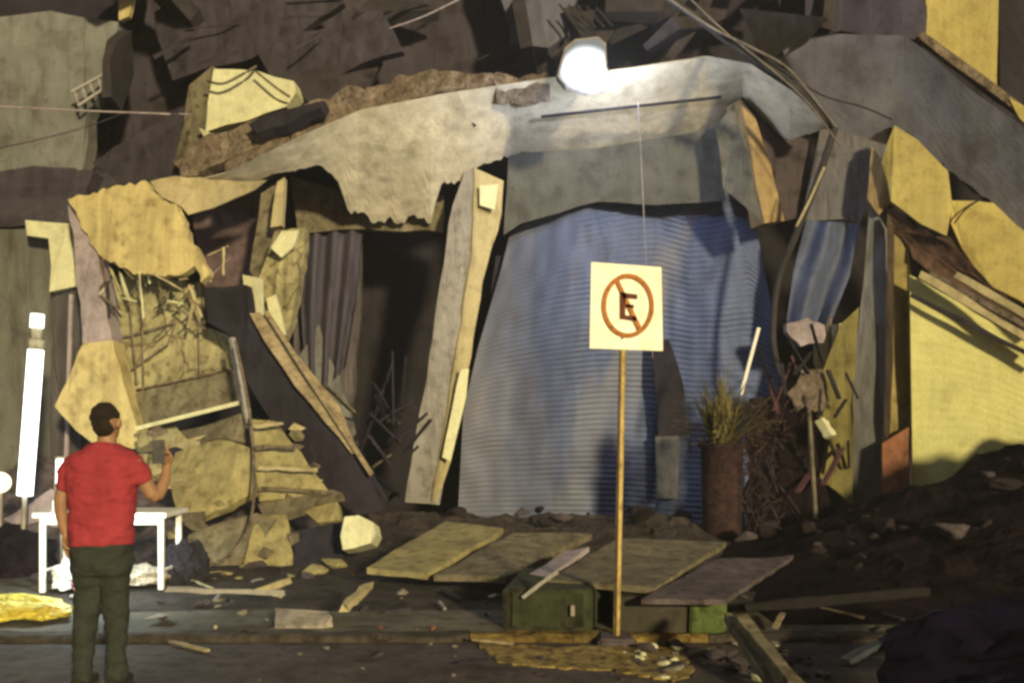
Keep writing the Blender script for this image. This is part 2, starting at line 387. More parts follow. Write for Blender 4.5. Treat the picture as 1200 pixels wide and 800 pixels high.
# stained plaster bay behind the broken slab edge and the interior side walls
bp('partition_wall', [(340, 205, 15.2), (420, 230, 15.2), (520, 230, 15.2), (520, 270, 15.2), (430, 268, 15.2), (350, 272, 15.2)], .15, M['slabd'], jag=.03)
bp('partition_wall', [(225, 250, 14.9), (330, 212, 15.0), (330, 330, 15.1), (240, 340, 15)], .15, mat('brown_room_wall', (98, 74, 58), scale=1.5, var=.3), jag=.02)
bp('partition_wall', [(345, 268, 15.6), (425, 268, 15.6), (415, 480, 15.6), (345, 460, 15.6)], .15, mat('drab_room_wall', (88, 76, 60), scale=1.6, var=.4, stretch=(3, 3, .4)), jag=.03)
bp('partition_wall', [(420, 270, 17.5), (620, 250, 17.5), (620, 620, 17.5), (400, 620, 17.5)], .15, M['black'], jag=.0)  # shade inside the opening put in as black
bp('partition_wall', [(350, 420, 15.3), (372, 380, 15.3), (398, 440, 15.3), (420, 520, 15.3), (380, 500, 15.3)], .1, M['olive'], jag=.04)
# ---- blue roller shutters with real slats
def pw(pts, t):
    for (a, x), (b, y) in zip(pts[:-1], pts[1:]):
        if t <= b: return x+(y-x)*(t-a)/(b-a)
    return pts[-1][1]
def shutter(name, xl, xr, yt, yb, Yf, m, nslat, nu=44, amp=.013, parent=B):
    bm = bmesh.new(); nv = nslat*5; rows = []
    for j in range(nv+1):
        v = j/nv; row = []
        for i in range(nu+1):
            u = i/nu; px = pw(xl, v)+(pw(xr, v)-pw(xl, v))*u
            y0 = pw(yt, u); y1 = pw(yb, u); py = y0+(y1-y0)*v
            ph = (v*nslat+1.1*math.sin(math.pi*u)+.25*noise.noise(Vector((u*6, v*4, 9)))) % 1
            Y = Yf(u, v)-amp*(1+1.6*max(0, noise.noise(Vector((u*2.5, v*9, 2)))))*math.sin(math.pi*ph)**2
            row.append(bm.verts.new(P((px, py, Y))))
        rows.append(row)
    for j in range(nv):
        for i in range(nu): bm.faces.new((rows[j][i], rows[j][i+1], rows[j+1][i+1], rows[j+1][i]))
    r = bmesh.ops.extrude_face_region(bm, geom=list(bm.faces))
    for v in [x for x in r['geom'] if isinstance(x, bmesh.types.BMVert)]: v.co.y += .02
    return link(name, bm, m, parent)
def shut_mat(name, base, dust_glow, sx, thr=(.42, .62), light_band=False):
    m = mat(name, base, k=.75, scale=.8, var=.18, stain=.22, rough=.55, bump=.15, stretch=(1, 1, .5))
    n = m.node_tree; L = n.links; b = n.nodes['Principled BSDF']
    src = b.inputs['Base Color'].links[0].from_socket
    tc = n.nodes.new('ShaderNodeTexCoord'); mp = n.nodes.new('ShaderNodeMapping'); mp.inputs['Rotation'].default_value = (0, R(22), 0)
    mp.inputs['Scale'].default_value = (sx, 1, .22); L.new(tc.outputs['Object'], mp.inputs[0])
    t = n.nodes.new('ShaderNodeTexNoise'); t.inputs['Scale'].default_value = 1.0; t.inputs['Detail'].default_value = 4; L.new(mp.outputs[0], t.inputs['Vector'])
    r = n.nodes.new('ShaderNodeValToRGB'); r.color_ramp.elements[0].position = thr[0]; r.color_ramp.elements[1].position = thr[1]
    r.color_ramp.elements[0].color = (0, 0, 0, 1); r.color_ramp.elements[1].color = (.75, .75, .75, 1); L.new(t.outputs[0], r.inputs[0])
    fac = r.outputs[0]
    if light_band:                                   # diagonal streak of warm light painted into the colour, plus a dusty left side
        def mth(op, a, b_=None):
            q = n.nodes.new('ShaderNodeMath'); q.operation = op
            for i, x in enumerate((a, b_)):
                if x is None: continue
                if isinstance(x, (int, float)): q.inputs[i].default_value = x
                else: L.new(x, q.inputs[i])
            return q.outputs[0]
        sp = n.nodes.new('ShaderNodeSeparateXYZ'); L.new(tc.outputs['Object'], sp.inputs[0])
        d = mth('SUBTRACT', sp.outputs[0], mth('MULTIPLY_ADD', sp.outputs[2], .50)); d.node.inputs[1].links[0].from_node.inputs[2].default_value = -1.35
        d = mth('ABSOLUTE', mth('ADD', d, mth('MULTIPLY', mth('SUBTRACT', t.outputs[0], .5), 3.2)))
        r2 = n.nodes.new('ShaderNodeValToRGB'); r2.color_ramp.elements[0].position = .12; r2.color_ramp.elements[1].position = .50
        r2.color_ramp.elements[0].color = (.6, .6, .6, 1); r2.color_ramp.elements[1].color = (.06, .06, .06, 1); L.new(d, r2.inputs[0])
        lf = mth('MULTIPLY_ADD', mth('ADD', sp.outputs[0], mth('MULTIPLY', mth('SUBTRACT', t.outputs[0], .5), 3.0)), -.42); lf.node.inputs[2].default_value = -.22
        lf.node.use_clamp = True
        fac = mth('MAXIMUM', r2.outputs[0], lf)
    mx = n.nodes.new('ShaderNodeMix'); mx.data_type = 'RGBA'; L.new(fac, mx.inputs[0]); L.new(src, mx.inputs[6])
    mx.inputs[7].default_value = (*alb(dust_glow, .75), 1); L.new(mx.outputs[2], b.inputs['Base Color']); return m
smA = shut_mat('blue_shutter_paint', (80, 86, 96), (112, 104, 88), 1.1, light_band=True)
smB = shut_mat('lavender_shutter_paint', (86, 92, 108), (100, 98, 104), 1.5)
def Ya(u, v):
    b1 = math.exp(-((u-.30-.08*v)/.16)**2)*math.sin(math.pi*min(1, .15+v*.8)); b2 = math.exp(-((u-.82)/.14)**2)*(.35+.65*v)
    crease = .10*math.exp(-((u-.64)/.02)**2)*min(1, max(0, v*2-.3))
    return 15.4-.42*b1-.34*b2+crease-.12*u+.12*noise.noise(Vector((u*5.1, v*2.6, 1)))+.035*noise.noise(Vector((u*17, v*11, 4)))
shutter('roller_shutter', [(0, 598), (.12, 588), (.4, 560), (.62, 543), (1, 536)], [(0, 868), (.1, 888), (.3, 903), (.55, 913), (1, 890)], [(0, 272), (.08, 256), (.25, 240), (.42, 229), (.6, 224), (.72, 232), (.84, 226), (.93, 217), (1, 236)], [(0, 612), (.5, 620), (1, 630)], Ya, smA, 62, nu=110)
beam('shutter_guide', (585, 300, 15.6), (540, 615, 15.6), .10, .10, M['dark2'], B)
bp('shutter_tear', [(765, 400, 14.95), (785, 398, 14.9), (800, 450, 14.9), (806, 508, 14.95), (772, 512, 14.95)], .12, M['dark2'], jag=.02)  # dark plate standing in for the torn opening in the shutter
bp('door_jamb', [(768, 512, 14.95), (796, 510, 14.9), (794, 584, 14.9), (770, 584, 14.95)], .2, M['greyp'], jag=.01)
# recess under and behind the shutters, its shade put in as black
bp('recess_shade_strip', [g(530, 612, .14), g(900, 612, .14), g(910, 634, .14), g(530, 622, .14)], .14, M['black'], jag=.02, rough=.004, ext=(0, 0, -1))
bp('recess_shade_backing', [(600, 200, 17), (960, 130, 17), (1060, 150, 17), (1060, 620, 17), (600, 620, 17)], .15, M['black'], jag=0)
# hanging beam right of the lintel, lit amber side and shaded grey face coloured in
bp('hanging_beam', [(838, 150, 14.2), (868, 114, 14.1), (880, 180, 14.0), (896, 262, 14.0), (872, 240, 14.1), (848, 222, 14.3)], .3, mat('shaded_beam_plaster', (98, 90, 66), scale=1.4), jag=.015)
bp('beam_side', [(868, 116, 14.0), (886, 140, 14.05), (902, 190, 14.1), (919, 259, 14.15), (896, 262, 13.97), (880, 180, 13.97)], .3, M['amber'], jag=.012, rough=.006)
bp('beam_side', [(886, 140, 14.3), (915, 150, 14.5), (952, 165, 14.6), (950, 250, 14.7), (905, 262, 14.5), (919, 259, 14.3), (902, 190, 14.3)], .15, mat('dim_brown_plaster', (74, 60, 50), scale=1.6, var=.35), jag=.02)
# bent grey flashing from slab corner
ruled('roof_overhang', [(918, 60, 14.2), (935, 50, 14.2), (985, 40, 14.1), (1060, 42, 13.9), (1085, 60, 13.8), (1130, 100, 13.6), (1215, 160, 13.3), (1300, 250, 13.0)],
      [(918, 75, 14.4), (940, 112, 14.4), (972, 152, 14.4), (1000, 172, 14.4), (1045, 148, 14.2), (1070, 158, 14.1), (1112, 200, 14.0), (1160, 235, 13.8), (1205, 275, 13.7), (1300, 380, 13.4)], 918, 1300, .3, M['grey'], B, jag=.01, nu=100, rough=.02)
bp('roof_overhang', [(960, -200, 15), (1090, -200, 15), (1085, 50, 14.4), (1060, 44, 14.3), (985, 38, 14.6), (940, 48, 14.7)], .3, mat('dim_grey_slab', (64, 56, 58), scale=.8, var=.25), jag=.02, cell=.4)
beam('roof_edge', (1080, 44, 14.3), (1310, 215, 13.7), .16, .12, M['brown'], B, jag=.015)
# right hand hanging pieces between shutter and pillar
bp('crumpled_cladding', [(962, 150, 14.4), (1010, 160, 14.3), (1040, 170, 14.2), (1022, 225, 14.3), (1008, 262, 14.3), (990, 258, 14.35), (940, 258, 14.5), (950, 210, 14.4)], .08, mat('taupe_plaster', (104, 94, 76), scale=1.5, var=.3, stretch=(3, 3, .5)), jag=.02)

# curved torn metal sheet: vertical folds
def folds(name, xl, xr, yt, yb, Y0, amp, nf, m, parent=None):
    bm = bmesh.new(); nu, nv = 48, 30; rows = []
    for j in range(nv+1):
        v = j/nv; row = []
        for i in range(nu+1):
            u = i/nu; px = pw(xl, v)+(pw(xr, v)-pw(xl, v))*u; y0 = pw(yt, u); y1 = pw(yb, u)
            Y = Y0+amp*math.sin(nf*2*math.pi*u+v*1.3)+amp*.6*noise.noise(Vector((u*4, v*3, Y0)))
            row.append(bm.verts.new(P((px, y0+(y1-y0)*v, Y))))
        rows.append(row)
    for j in range(nv):
        for i in range(nu): bm.faces.new((rows[j][i], rows[j][i+1], rows[j+1][i+1], rows[j+1][i]))
    r = bmesh.ops.extrude_face_region(bm, geom=list(bm.faces))
    for v in [x for x in r['geom'] if isinstance(x, bmesh.types.BMVert)]: v.co.y += .012
    return link(name, bm, m, parent, False)
o = folds('torn_sheet', [(0, 945), (.5, 930), (1, 922)], [(0, 1008), (.5, 996), (1, 972)], [(0, 258), (1, 262)], [(0, 376), (.5, 392), (1, 384)], 14.3, .10, 1.7, M['bluef'])
tag(o, 'torn blue grey sheet hanging in folds right of the shutter', 'metal sheet')
bpy.data.objects['torn_sheet'].parent = None
o = plate('concrete_lump', [(920, 378, 14), (945, 372, 13.9), (967, 382, 13.95), (965, 400, 13.95), (940, 406, 13.9), (925, 396, 14)], .25, M['pink'], jag=.03, cell=.1)
tag(o, 'pale grey concrete lump at the foot of the torn blue sheet', 'rubble')
o = folds('torn_curtain', [(0, 355), (.5, 352), (1, 358)], [(0, 425), (.5, 418), (1, 405)], [(0, 270), (1, 268)], [(0, 440), (.5, 455), (1, 430)], 15.3, .08, 3.3, mat('curtain_cloth', (78, 68, 62), var=.3, stretch=(3, 3, .5)))
tag(o, 'drab curtain hanging in the dark opening left of the leaning pillar', 'curtain')

# ---- right building (yellow)
Y2 = empty('yellow_building', (6.3, 14.2, .12), 'yellow lit building at the right edge with a pale roller shutter', 'building')
def yp(name, pts, t, m, **k): return plate(name, pts, t, m, Y2, **k)
yp('wall', [(1090, -120, 14.5), (1172, -120, 14.3), (1168, 109, 14.3), (1130, 78, 14.4), (1083, 42, 14.5)], .3, M['yel'], jag=.008, rough=.006)
yp('wall', [(1172, -120, 14.9), (1500, -120, 14.6), (1500, 300, 14.6), (1172, 110, 14.9)], .3, M['dark2'], jag=0)
yp('wall', [(1182, 116, 13.6), (1230, 140, 13.5), (1230, 170, 13.5), (1195, 138, 13.6)], .1, M['yel'], jag=.01)
yp('wall', [(1048, 147, 13.6), (1075, 165, 13.5), (1112, 200, 13.4), (1116, 240, 13.4), (1110, 276, 13.4), (1080, 262, 13.5), (1045, 235, 13.6), (1033, 190, 13.7)], .25, M['yel'], jag=.012, rough=.008)
yp('wall', [(1114, 234, 13.7), (1165, 238, 13.6), (1190, 262, 13.5), (1240, 300, 13.4), (1240, 380, 13.4), (1196, 352, 13.5), (1160, 335, 13.6), (1128, 292, 13.7), (1115, 262, 13.7)], .25, M['yel'], jag=.012, rough=.008)
o = tube('crack_conduit', [(1118, 262, 13.6), (1132, 245, 13.55), (1148, 234, 13.55)], .012, M['dark2'], Y2)
yp('broken_floor_edge', [(1038, 240, 13.7), (1070, 262, 13.55), (1112, 280, 13.4), (1135, 310, 13.5), (1165, 338, 13.4), (1215, 375, 13.3), (1215, 392, 13.3), (1150, 355, 13.4), (1095, 330, 13.5), (1078, 310, 13.6), (1050, 270, 13.8)], .4, mat('dark_brown_edge', (86, 60, 38), scale=5, var=.6, bump=1), jag=.05, cell=.14, rough=.05)  # mottled dark brown edge colour
for a, b, ww, mm in (((1078, 322, 13.3), (1225, 408, 12.8), .10, 'tan'), ((1090, 320, 13.25), (1230, 398, 12.7), .06, 'brown'), ((1120, 322, 13.3), (1230, 385, 12.8), .09, 'tan'), ((1068, 346, 13.35), (1225, 425, 12.9), .05, 'dark2')):
    beam('fallen_joist', a, b, ww, ww*1.1, M[mm], Y2, jag=.008)
def Yc(u, v): return 13.5-.35*u+.03*noise.noise(Vector((u*3, v*3, 3)))
shutter('roller_shutter', [(0, 1066), (1, 1070)], [(0, 1225), (1, 1225)], [(0, 322), (1, 400)], [(0, 575), (1, 575)], Yc, M['yelb'], 22, nu=20, amp=.0022, parent=Y2)
beam('shutter_guide', (1062, 480, 13.9), (1083, 556, 13.8), .035, .05, M['dark2'], Y2)
yp('side_pier', [(1189, 410, 13.45), (1235, 430, 13.3), (1235, 580, 13.3), (1189, 580, 13.45)], .2, M['olivey'], jag=.0)
# pillar: lit face coloured yellow, shaded face grey, dark corner between
yp('pillar', [(1042, 238, 13.9), (1062, 272, 13.8), (1068, 330, 13.7), (1068, 500, 13.7), (1064, 590, 13.7), (1034, 592, 13.7), (1038, 400, 13.75)], .35, M['olivey'], jag=.01, rough=.006)
yp('pillar', [(1022, 222, 13.95), (1044, 240, 13.92), (1041, 400, 13.72), (1036, 592, 13.72), (1000, 590, 13.95), (996, 470, 13.95), (1008, 360, 13.95)], .3, M['greyp'], jag=.01, rough=.006)
yp('pillar_corner', [(1040, 250, 13.68), (1047, 262, 13.66), (1046, 420, 13.6), (1040, 560, 13.6), (1036, 560, 13.62), (1038, 400, 13.66)], .08, mat('brown_corner', (76, 58, 36)), jag=.01)
yp('door_panel', [(946, 478, 13.75), (966, 430, 13.75), (986, 380, 13.7), (1006, 360, 13.7), (1000, 470, 13.6), (1000, 592, 13.6), (960, 560, 13.65), (972, 500, 13.7)], .1, mat('olive_green_panel', (122, 106, 48), scale=1.3, var=.3), jag=.015)
yp('wall', [(955, 382, 14.15), (997, 377, 14.1), (992, 415, 14.1), (984, 447, 14.1), (966, 447, 14.15), (955, 425, 14.15)], .12, M['cream'], jag=.01)
beam('window_bar', (973, 372, 14.05), (972, 452, 14.05), .035, .035, M['brown'], Y2)
yp('pillar_cap', [(1022, 170, 13.9), (1036, 190, 13.8), (1045, 235, 13.75), (1030, 250, 13.8), (1015, 232, 13.9)], .3, M['amber'], jag=.02)

# ---- left neighbour
LB = empty('grey_building', (-6.3, 13.8, .12), 'drab olive grey building at the left edge with a cream window corner', 'building')
def lp(name, pts, t, m, **k): return plate(name, pts, t, m, LB, **k)
lp('wall', [(-300, 40, 15.2), (0, 22, 15), (60, 14, 15), (138, 26, 14.9), (128, 85, 14.8), (104, 135, 14.8), (98, 200, 14.8), (-300, 260, 15.2)], .3, M['olive'], jag=.02, cell=.4)
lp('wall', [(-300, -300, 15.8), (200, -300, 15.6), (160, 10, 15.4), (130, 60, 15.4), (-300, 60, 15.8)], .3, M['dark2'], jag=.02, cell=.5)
lp('wall', [(138, -40, 14.8), (166, -40, 14.8), (150, 18, 14.8), (138, 24, 14.8)], .1, M['ochre'], jag=.02)
lp('wall', [(-300, 230, 15.0), (40, 195, 14.8), (110, 200, 14.8), (90, 262, 14.6), (-300, 275, 15)], .3, M['dark'], jag=.02)
lp('wall', [(-300, 275, 14.2), (30, 268, 14), (66, 275, 13.9), (64, 400, 13.9), (64, 650, 13.9), (-300, 650, 14.2)], .3, mat('drab_wall', (104, 96, 70), scale=.8, var=.3, stretch=(1.5, 1, .4)), jag=.0)
lp('wall', [(60, 335, 13.7), (95, 335, 13.6), (100, 420, 13.6), (88, 520, 13.6), (92, 650, 13.6), (58, 650, 13.7)], .3, mat('dim_door_leaf', (84, 74, 58), scale=1.2, var=.4, stretch=(3, 3, .4)), jag=.0)
f = lp('window_frame', [(30, 258, 13.6), (80, 262, 13.5), (90, 335, 13.5), (58, 342, 13.5), (63, 280, 13.55), (32, 276, 13.6)], .15, M['cream'], jag=.008, rough=.004)
beam('door_edge', (84, 345, 13.4), (78, 540, 13.4), .05, .05, M['pink'], LB)
for i in range(5):
    beam('railing_bar', (88+i*9, 106-i*5, 14.55), (92+i*9, 122-i*6, 14.55), .05, .03, M['conc'], LB, jag=.008)
beam('railing_rail', (84, 108, 14.52), (130, 83, 14.52), .035, .04, M['conc'], LB)
beam('railing_rail', (92, 124, 14.52), (130, 99, 14.52), .035, .04, M['conc'], LB)

# ================================================================== LOOSE PIECES OF THE COLLAPSE
def th(name, label, cat, pts, t, m, group=None, **k): return tag(plate(name, pts, t, m, None, **k), label, cat, group)
# leaning pillar: two faces as one solid prism, the lit right one coloured brighter
LPt = empty('leaning_pillar', P((495, 590, 14.5)), 'tall broken pillar leaning against the slab left of the blue shutter', 'pillar')
plate('pillar_face', [(545, 200, 14.5), (556, 196, 14.45), (552, 300, 14.3), (532, 420, 14.15), (505, 590, 14.0), (474, 588, 14.2), (500, 440, 14.3), (516, 330, 14.4), (530, 240, 14.5)], .28, M['conc'], LPt, jag=.012, rough=.008)
plate('pillar_side', [(556, 196, 14.43), (590, 212, 14.6), (588, 250, 14.55), (566, 330, 14.45), (548, 440, 14.3), (528, 540, 14.2), (512, 588, 14.1), (507, 588, 13.97), (534, 420, 14.12), (553, 300, 14.27)], .25, M['tan'], LPt, jag=.012, rough=.008)
plate('cream_patch', [(562, 218, 14.35), (584, 216, 14.4), (580, 246, 14.38), (562, 240, 14.35)], .03, M['cream'], LPt, jag=.015)
plate('cream_patch', [(540, 432, 14.0), (550, 432, 14.05), (546, 465, 14.02), (528, 540, 13.95), (518, 535, 13.9)], .03, M['cream'], LPt, jag=.01)  # bright right edge of the pillar coloured in as cream
th('facade_panel', 'large ochre plaster panel with ragged lower edge hanging at upper left', 'wall panel',
   [(80, 232, 12.9), (115, 224, 12.85), (170, 213, 12.8), (188, 232, 12.75), (205, 240, 12.7), (214, 260, 12.7), (230, 295, 12.65), (246, 324, 12.6), (236, 330, 12.6), (226, 312, 12.65), (205, 323, 12.65), (185, 324, 12.65), (150, 318, 12.7), (130, 306, 12.75), (116, 298, 12.8), (98, 270, 12.85)], .14, M['ochre'], jag=.03, cell=.07, rough=.014)
th('facade_panel', 'long pale plaster slab running from ochre panel up to the wall remnant', 'wall panel',
   [(176, 214, 13.1), (205, 206, 13.1), (262, 212, 13.15), (312, 210, 13.3), (300, 222, 13.35), (262, 240, 13.3), (222, 252, 13.1), (212, 240, 13.0), (190, 232, 13.0)], .14, M['tan'], jag=.02, cell=.14, rough=.02)
CP = empty('cracked_corner_pillar', P((125, 530, 12.6)), 'cracked pinkish corner pillar splaying out behind the man in red', 'pillar')
plate('shaft', [(80, 240, 12.95), (98, 272, 12.9), (116, 300, 12.85), (124, 360, 12.8), (132, 400, 12.75), (118, 410, 12.7), (98, 402, 12.75), (92, 340, 12.85), (86, 290, 12.9)], .3, M['pink'], CP, jag=.015, cell=.15)  # shade of the upper part put into its pinkish colour
plate('base', [(98, 402, 12.7), (132, 398, 12.65), (148, 460, 12.6), (168, 528, 12.55), (140, 520, 12.55), (108, 520, 12.55), (88, 505, 12.6), (64, 476, 12.65), (82, 440, 12.7)], .3, M['ochre'], CP, jag=.015, cell=.15)
IW = empty('inner_wall_piece', P((205, 500, 13.2)), 'olive plaster wall piece with grid cracks inside the broken left corner', 'wall')
plate('wall_face', [(124, 322, 13.3), (180, 326, 13.3), (234, 330, 13.2), (238, 382, 13.2), (276, 396, 13.1), (282, 470, 13.0), (225, 485, 13.0), (164, 502, 13.0), (144, 440, 13.1), (128, 380, 13.2)], .14, M['grid'], IW, jag=.015, cell=.2)
for a, b in (((144, 395, 13.12), (206, 378, 13.1)), ((206, 378, 13.1), (196, 404, 13.08)), ((196, 404, 13.08), (146, 438, 13.0)), ((152, 458, 12.99), (272, 432, 12.95)), ((166, 330, 13.2), (168, 470, 12.95)), ((232, 385, 13.1), (236, 470, 12.92)), ((150, 340, 13.2), (160, 450, 13.0))):
    beam('rebar_line', a, b, .022, .022, M['brown'], IW)
th('ceiling_panel', 'stained dull panel lying below the grid cracked wall piece', 'ceiling panel',
   [(160, 460, 12.85), (274, 434, 12.8), (280, 470, 12.75), (168, 500, 12.8)], .06, M['slabd'], jag=.02)
for i in range(26):
    rnd = random.Random(400+i); x = rnd.uniform(118, 250); y = rnd.uniform(300, 350)+(x > 200)*rnd.uniform(0, 50); Y = rnd.uniform(12.75, 13.0)
    a_ = rnd.gauss(0, .9); L_ = rnd.uniform(8, 40)
    o = beam('splinter', (x, y, Y), (x+L_*math.sin(a_), y+L_*math.cos(a_), Y+rnd.uniform(-.1, .1)), rnd.uniform(.012, .05), .015, M[rnd.choice(('cream', 'tan', 'tan', 'brown', 'dark2', 'slabd'))], jag=.004)
    tag(o, 'thin broken lath dangling under the ragged ochre panel', 'lath', 'splinters under the ochre panel')
# hanging splinters / exposed rebar under the ochre panel
bm_i = 0
SPL = [((140, 318), (152, 352), .03, 'cream'), ((163, 318), (168, 372), .022, 'cream'), ((128, 312), (142, 345), .03, 'tan'), ((182, 322), (214, 340), .03, 'tan'), ((120, 300), (130, 385), .02, 'rust'),
       ((196, 352), (215, 356), .035, 'cream'), ((222, 335), (236, 372), .06, 'tan'), ((236, 312), (246, 330), .05, 'cream'), ((205, 358), (240, 385), .02, 'brown'), ((243, 300), (268, 288), .02, 'tan'),
       ((262, 290), (262, 322), .03, 'tan'), ((240, 330), (272, 300), .015, 'pink'), ((118, 345), (134, 360), .03, 'brown'), ((126, 330), (128, 370), .03, 'dark2'), ((205, 335), (236, 360), .014, 'rust')]
proto = None
for (a, b, r, mm) in SPL:
    o = beam('splinter', (*a, 12.75+random.uniform(-.1, .2)), (*b, 12.75+random.uniform(-.1, .2)), r, r*.7, M[mm], jag=.005)
    tag(o, 'thin broken lath dangling under the ragged ochre panel', 'lath', 'splinters under the ochre panel')
th('plaster_shard', 'cream shard with rough bright edge standing above the diagonal beam', 'plaster shard',
   [(322, 272, 13.3), (340, 268, 13.2), (357, 267, 13.2), (352, 320, 13.2), (344, 362, 13.15), (333, 398, 13.1), (318, 380, 13.1), (303, 360, 13.2), (300, 332, 13.25), (312, 300, 13.3)], .2, M['grid'], jag=.015, cell=.12, rough=.02)
th('plaster_shard', 'small bright triangular plaster flake stuck on the standing cream shard', 'plaster shard',
   [(317, 290, 13.05), (330, 270, 13.05), (350, 270, 13.05), (344, 288, 13.05), (330, 302, 13.05)], .08, M['cream'], jag=.01)
th('plaster_shard', 'narrow bright lower flake on the standing cream shard', 'plaster shard',
   [(312, 350, 13.02), (322, 345, 13.0), (334, 392, 12.98), (330, 396, 12.98), (318, 378, 13.0)], .06, M['cream'], jag=.01)
th('plaster_shard', 'small upright cream block at the upper end of the diagonal beam', 'plaster shard',
   [(285, 322, 12.8), (301, 325, 12.75), (303, 368, 12.75), (290, 370, 12.75), (286, 345, 12.8)], .15, M['cream'], jag=.008)
th('plaster_shard', 'thin tan post stub hanging right under the sagging slab', 'plaster shard',
   [(324, 212, 13.6), (334, 207, 13.6), (330, 264, 13.5), (316, 266, 13.5)], .12, M['tan'], jag=.01)
th('plaster_shard', 'dull brown strip behind the standing cream shard', 'plaster shard',
   [(306, 226, 14), (324, 216, 14), (316, 300, 13.8), (300, 330, 13.6), (292, 318, 13.8)], .12, M['slabd'], jag=.02)
# diagonal dark stair flight
th('fallen_stair_slab', 'big dark slab sloping down from the corner to the rubble', 'concrete slab',
   [(240, 336, 12.6), (286, 334, 12.5), (292, 368, 12.4), (340, 425, 12.3), (402, 505, 12.1), (450, 585, 12.0), (448, 598, 12.0), (418, 602, 12.0), (384, 575, 12.1), (318, 492, 12.3), (284, 440, 12.4), (272, 396, 12.5), (244, 378, 12.6)], .18, M['dark2'], jag=.02, rough=.02)
th('long_plank', 'long tan board lying along the dark diagonal slab', 'plank',
   [(292, 368, 12.32), (306, 366, 12.3), (350, 418, 12.2), (398, 478, 12.1), (420, 530, 12.0), (412, 532, 12.0), (382, 494, 12.05), (346, 452, 12.15), (312, 402, 12.25)], .08, M['wood'], jag=.012)
tag(beam('long_plank', (312, 365, 12.2), (436, 556, 11.9), .035, .05, M['wood']), 'thin raised timber edge along the tan board on the diagonal slab', 'plank')
tag(beam('wall_stud', (272, 396, 12.3), (290, 496, 12.1), .06, .06, M['conc']), 'pale upright stud at the left edge of the diagonal slab', 'stud')
tag(beam('white_pipe', (160, 502, 12.2), (280, 472, 12.1), .05, .05, M['cream']), 'pale pipe lying slantwise right of the raised hand', 'pipe')
tag(beam('white_pipe', (206, 520, 12.0), (316, 494, 11.9), .04, .04, M['tan']), 'dusty thin pipe just below the pale slanted pipe', 'pipe')
tag(tube('hanging_cable', [(276, 400, 12.0), (292, 480, 11.6), (298, 560, 11.0), (292, 615, 10.6), (270, 650, 10.4), (240, 664, 10.4)], .018, M['brown']), 'drooping brown cable hanging in front of the slab pile', 'cable')
for k, (x, y) in enumerate(((296, 500), (300, 524), (303, 548), (305, 572))):
    tag(beam('thin_batten', (x, y, 11.5-k*.1), (x+34+k*16, y-4+k*3, 11.45-k*.1), .05, .04, M[('tan', 'brown', 'tan', 'slabd')[k]], jag=.01), ('uppermost', 'second', 'third', 'lowest')[k]+' of the four thin strips across the tan triangular slab', 'plank')
# pile of slab pieces lower left
PILE = [
 ('broad olive slab face leaning in the middle of the left pile', [(205, 530, 11.6), (258, 515, 11.5), (292, 525, 11.4), (300, 575, 11.2), (268, 592, 11.1), (235, 606, 11.0), (206, 595, 11.1), (196, 560, 11.4)], 'slabt'),
 ('tan triangular slab on the right shoulder of the left pile', [(290, 492, 11.7), (322, 494, 11.7), (352, 530, 11.5), (384, 574, 11.3), (340, 584, 11.2), (304, 586, 11.2), (296, 530, 11.5)], 'slabt'),
 ('rounded grey brown slab low in the left pile', [(220, 626, 10.8), (262, 610, 10.9), (300, 600, 10.9), (322, 606, 10.8), (306, 640, 10.7), (280, 662, 10.6), (240, 664, 10.6), (218, 650, 10.7)], 'slabd'),
 ('flat tan slab at the foot of the left pile beside the cable', [(300, 604, 10.9), (336, 600, 10.9), (342, 640, 10.7), (348, 664, 10.6), (320, 672, 10.5), (285, 664, 10.5)], 'slabt'),
 ('small bright wedge on the far right of the left pile', [(352, 596, 11.1), (396, 588, 11.0), (400, 610, 10.9), (372, 612, 10.9)], 'slabt'),
 ('thin grey slab edge below the tan triangular slab', [(302, 590, 11.1), (388, 574, 11.2), (402, 578, 11.1), (350, 596, 11.0), (310, 606, 11.0)], 'slabd'),
 ('dark slab tilted at the right foot of the left pile', [(345, 620, 10.8), (402, 612, 10.9), (405, 650, 10.7), (380, 680, 10.4), (345, 668, 10.5)], 'dark2'),
 ('drab slab behind the raised hand', [(160, 506, 12.1), (205, 500, 12.0), (225, 520, 11.9), (200, 548, 11.7), (176, 560, 11.7), (162, 536, 11.9)], 'grid'),
 ('dusty slab lying under the slanted pipes', [(206, 506, 12.2), (282, 484, 12.0), (292, 520, 11.8), (256, 512, 11.8), (204, 528, 11.9)], 'slabd'),
]
for lab, pts, mm in PILE:
    th('broken_slab', lab, 'concrete slab', pts, .12, M[mm], group='slab pieces of the left pile', jag=.01, cell=.13, rough=.015)
th('cream_block', 'bright rounded cream block right of the left pile', 'concrete block',
   [(404, 606, 10.4), (420, 603, 10.4), (438, 612, 10.35), (441, 625, 10.3), (434, 636, 10.3), (402, 644, 10.3), (399, 628, 10.35)], .25, M['cream'], jag=.012, cell=.08, rough=.01)
th('cream_block', 'flat pale block lying on the sidewalk edge in front of the left pile', 'concrete block',
   [g(322, 713, .14), g(384, 715, .14), g(388, 720, .14), g(378, 732, .07), g(322, 732, .07)], .12, M['stone'], jag=.008, cell=.08)
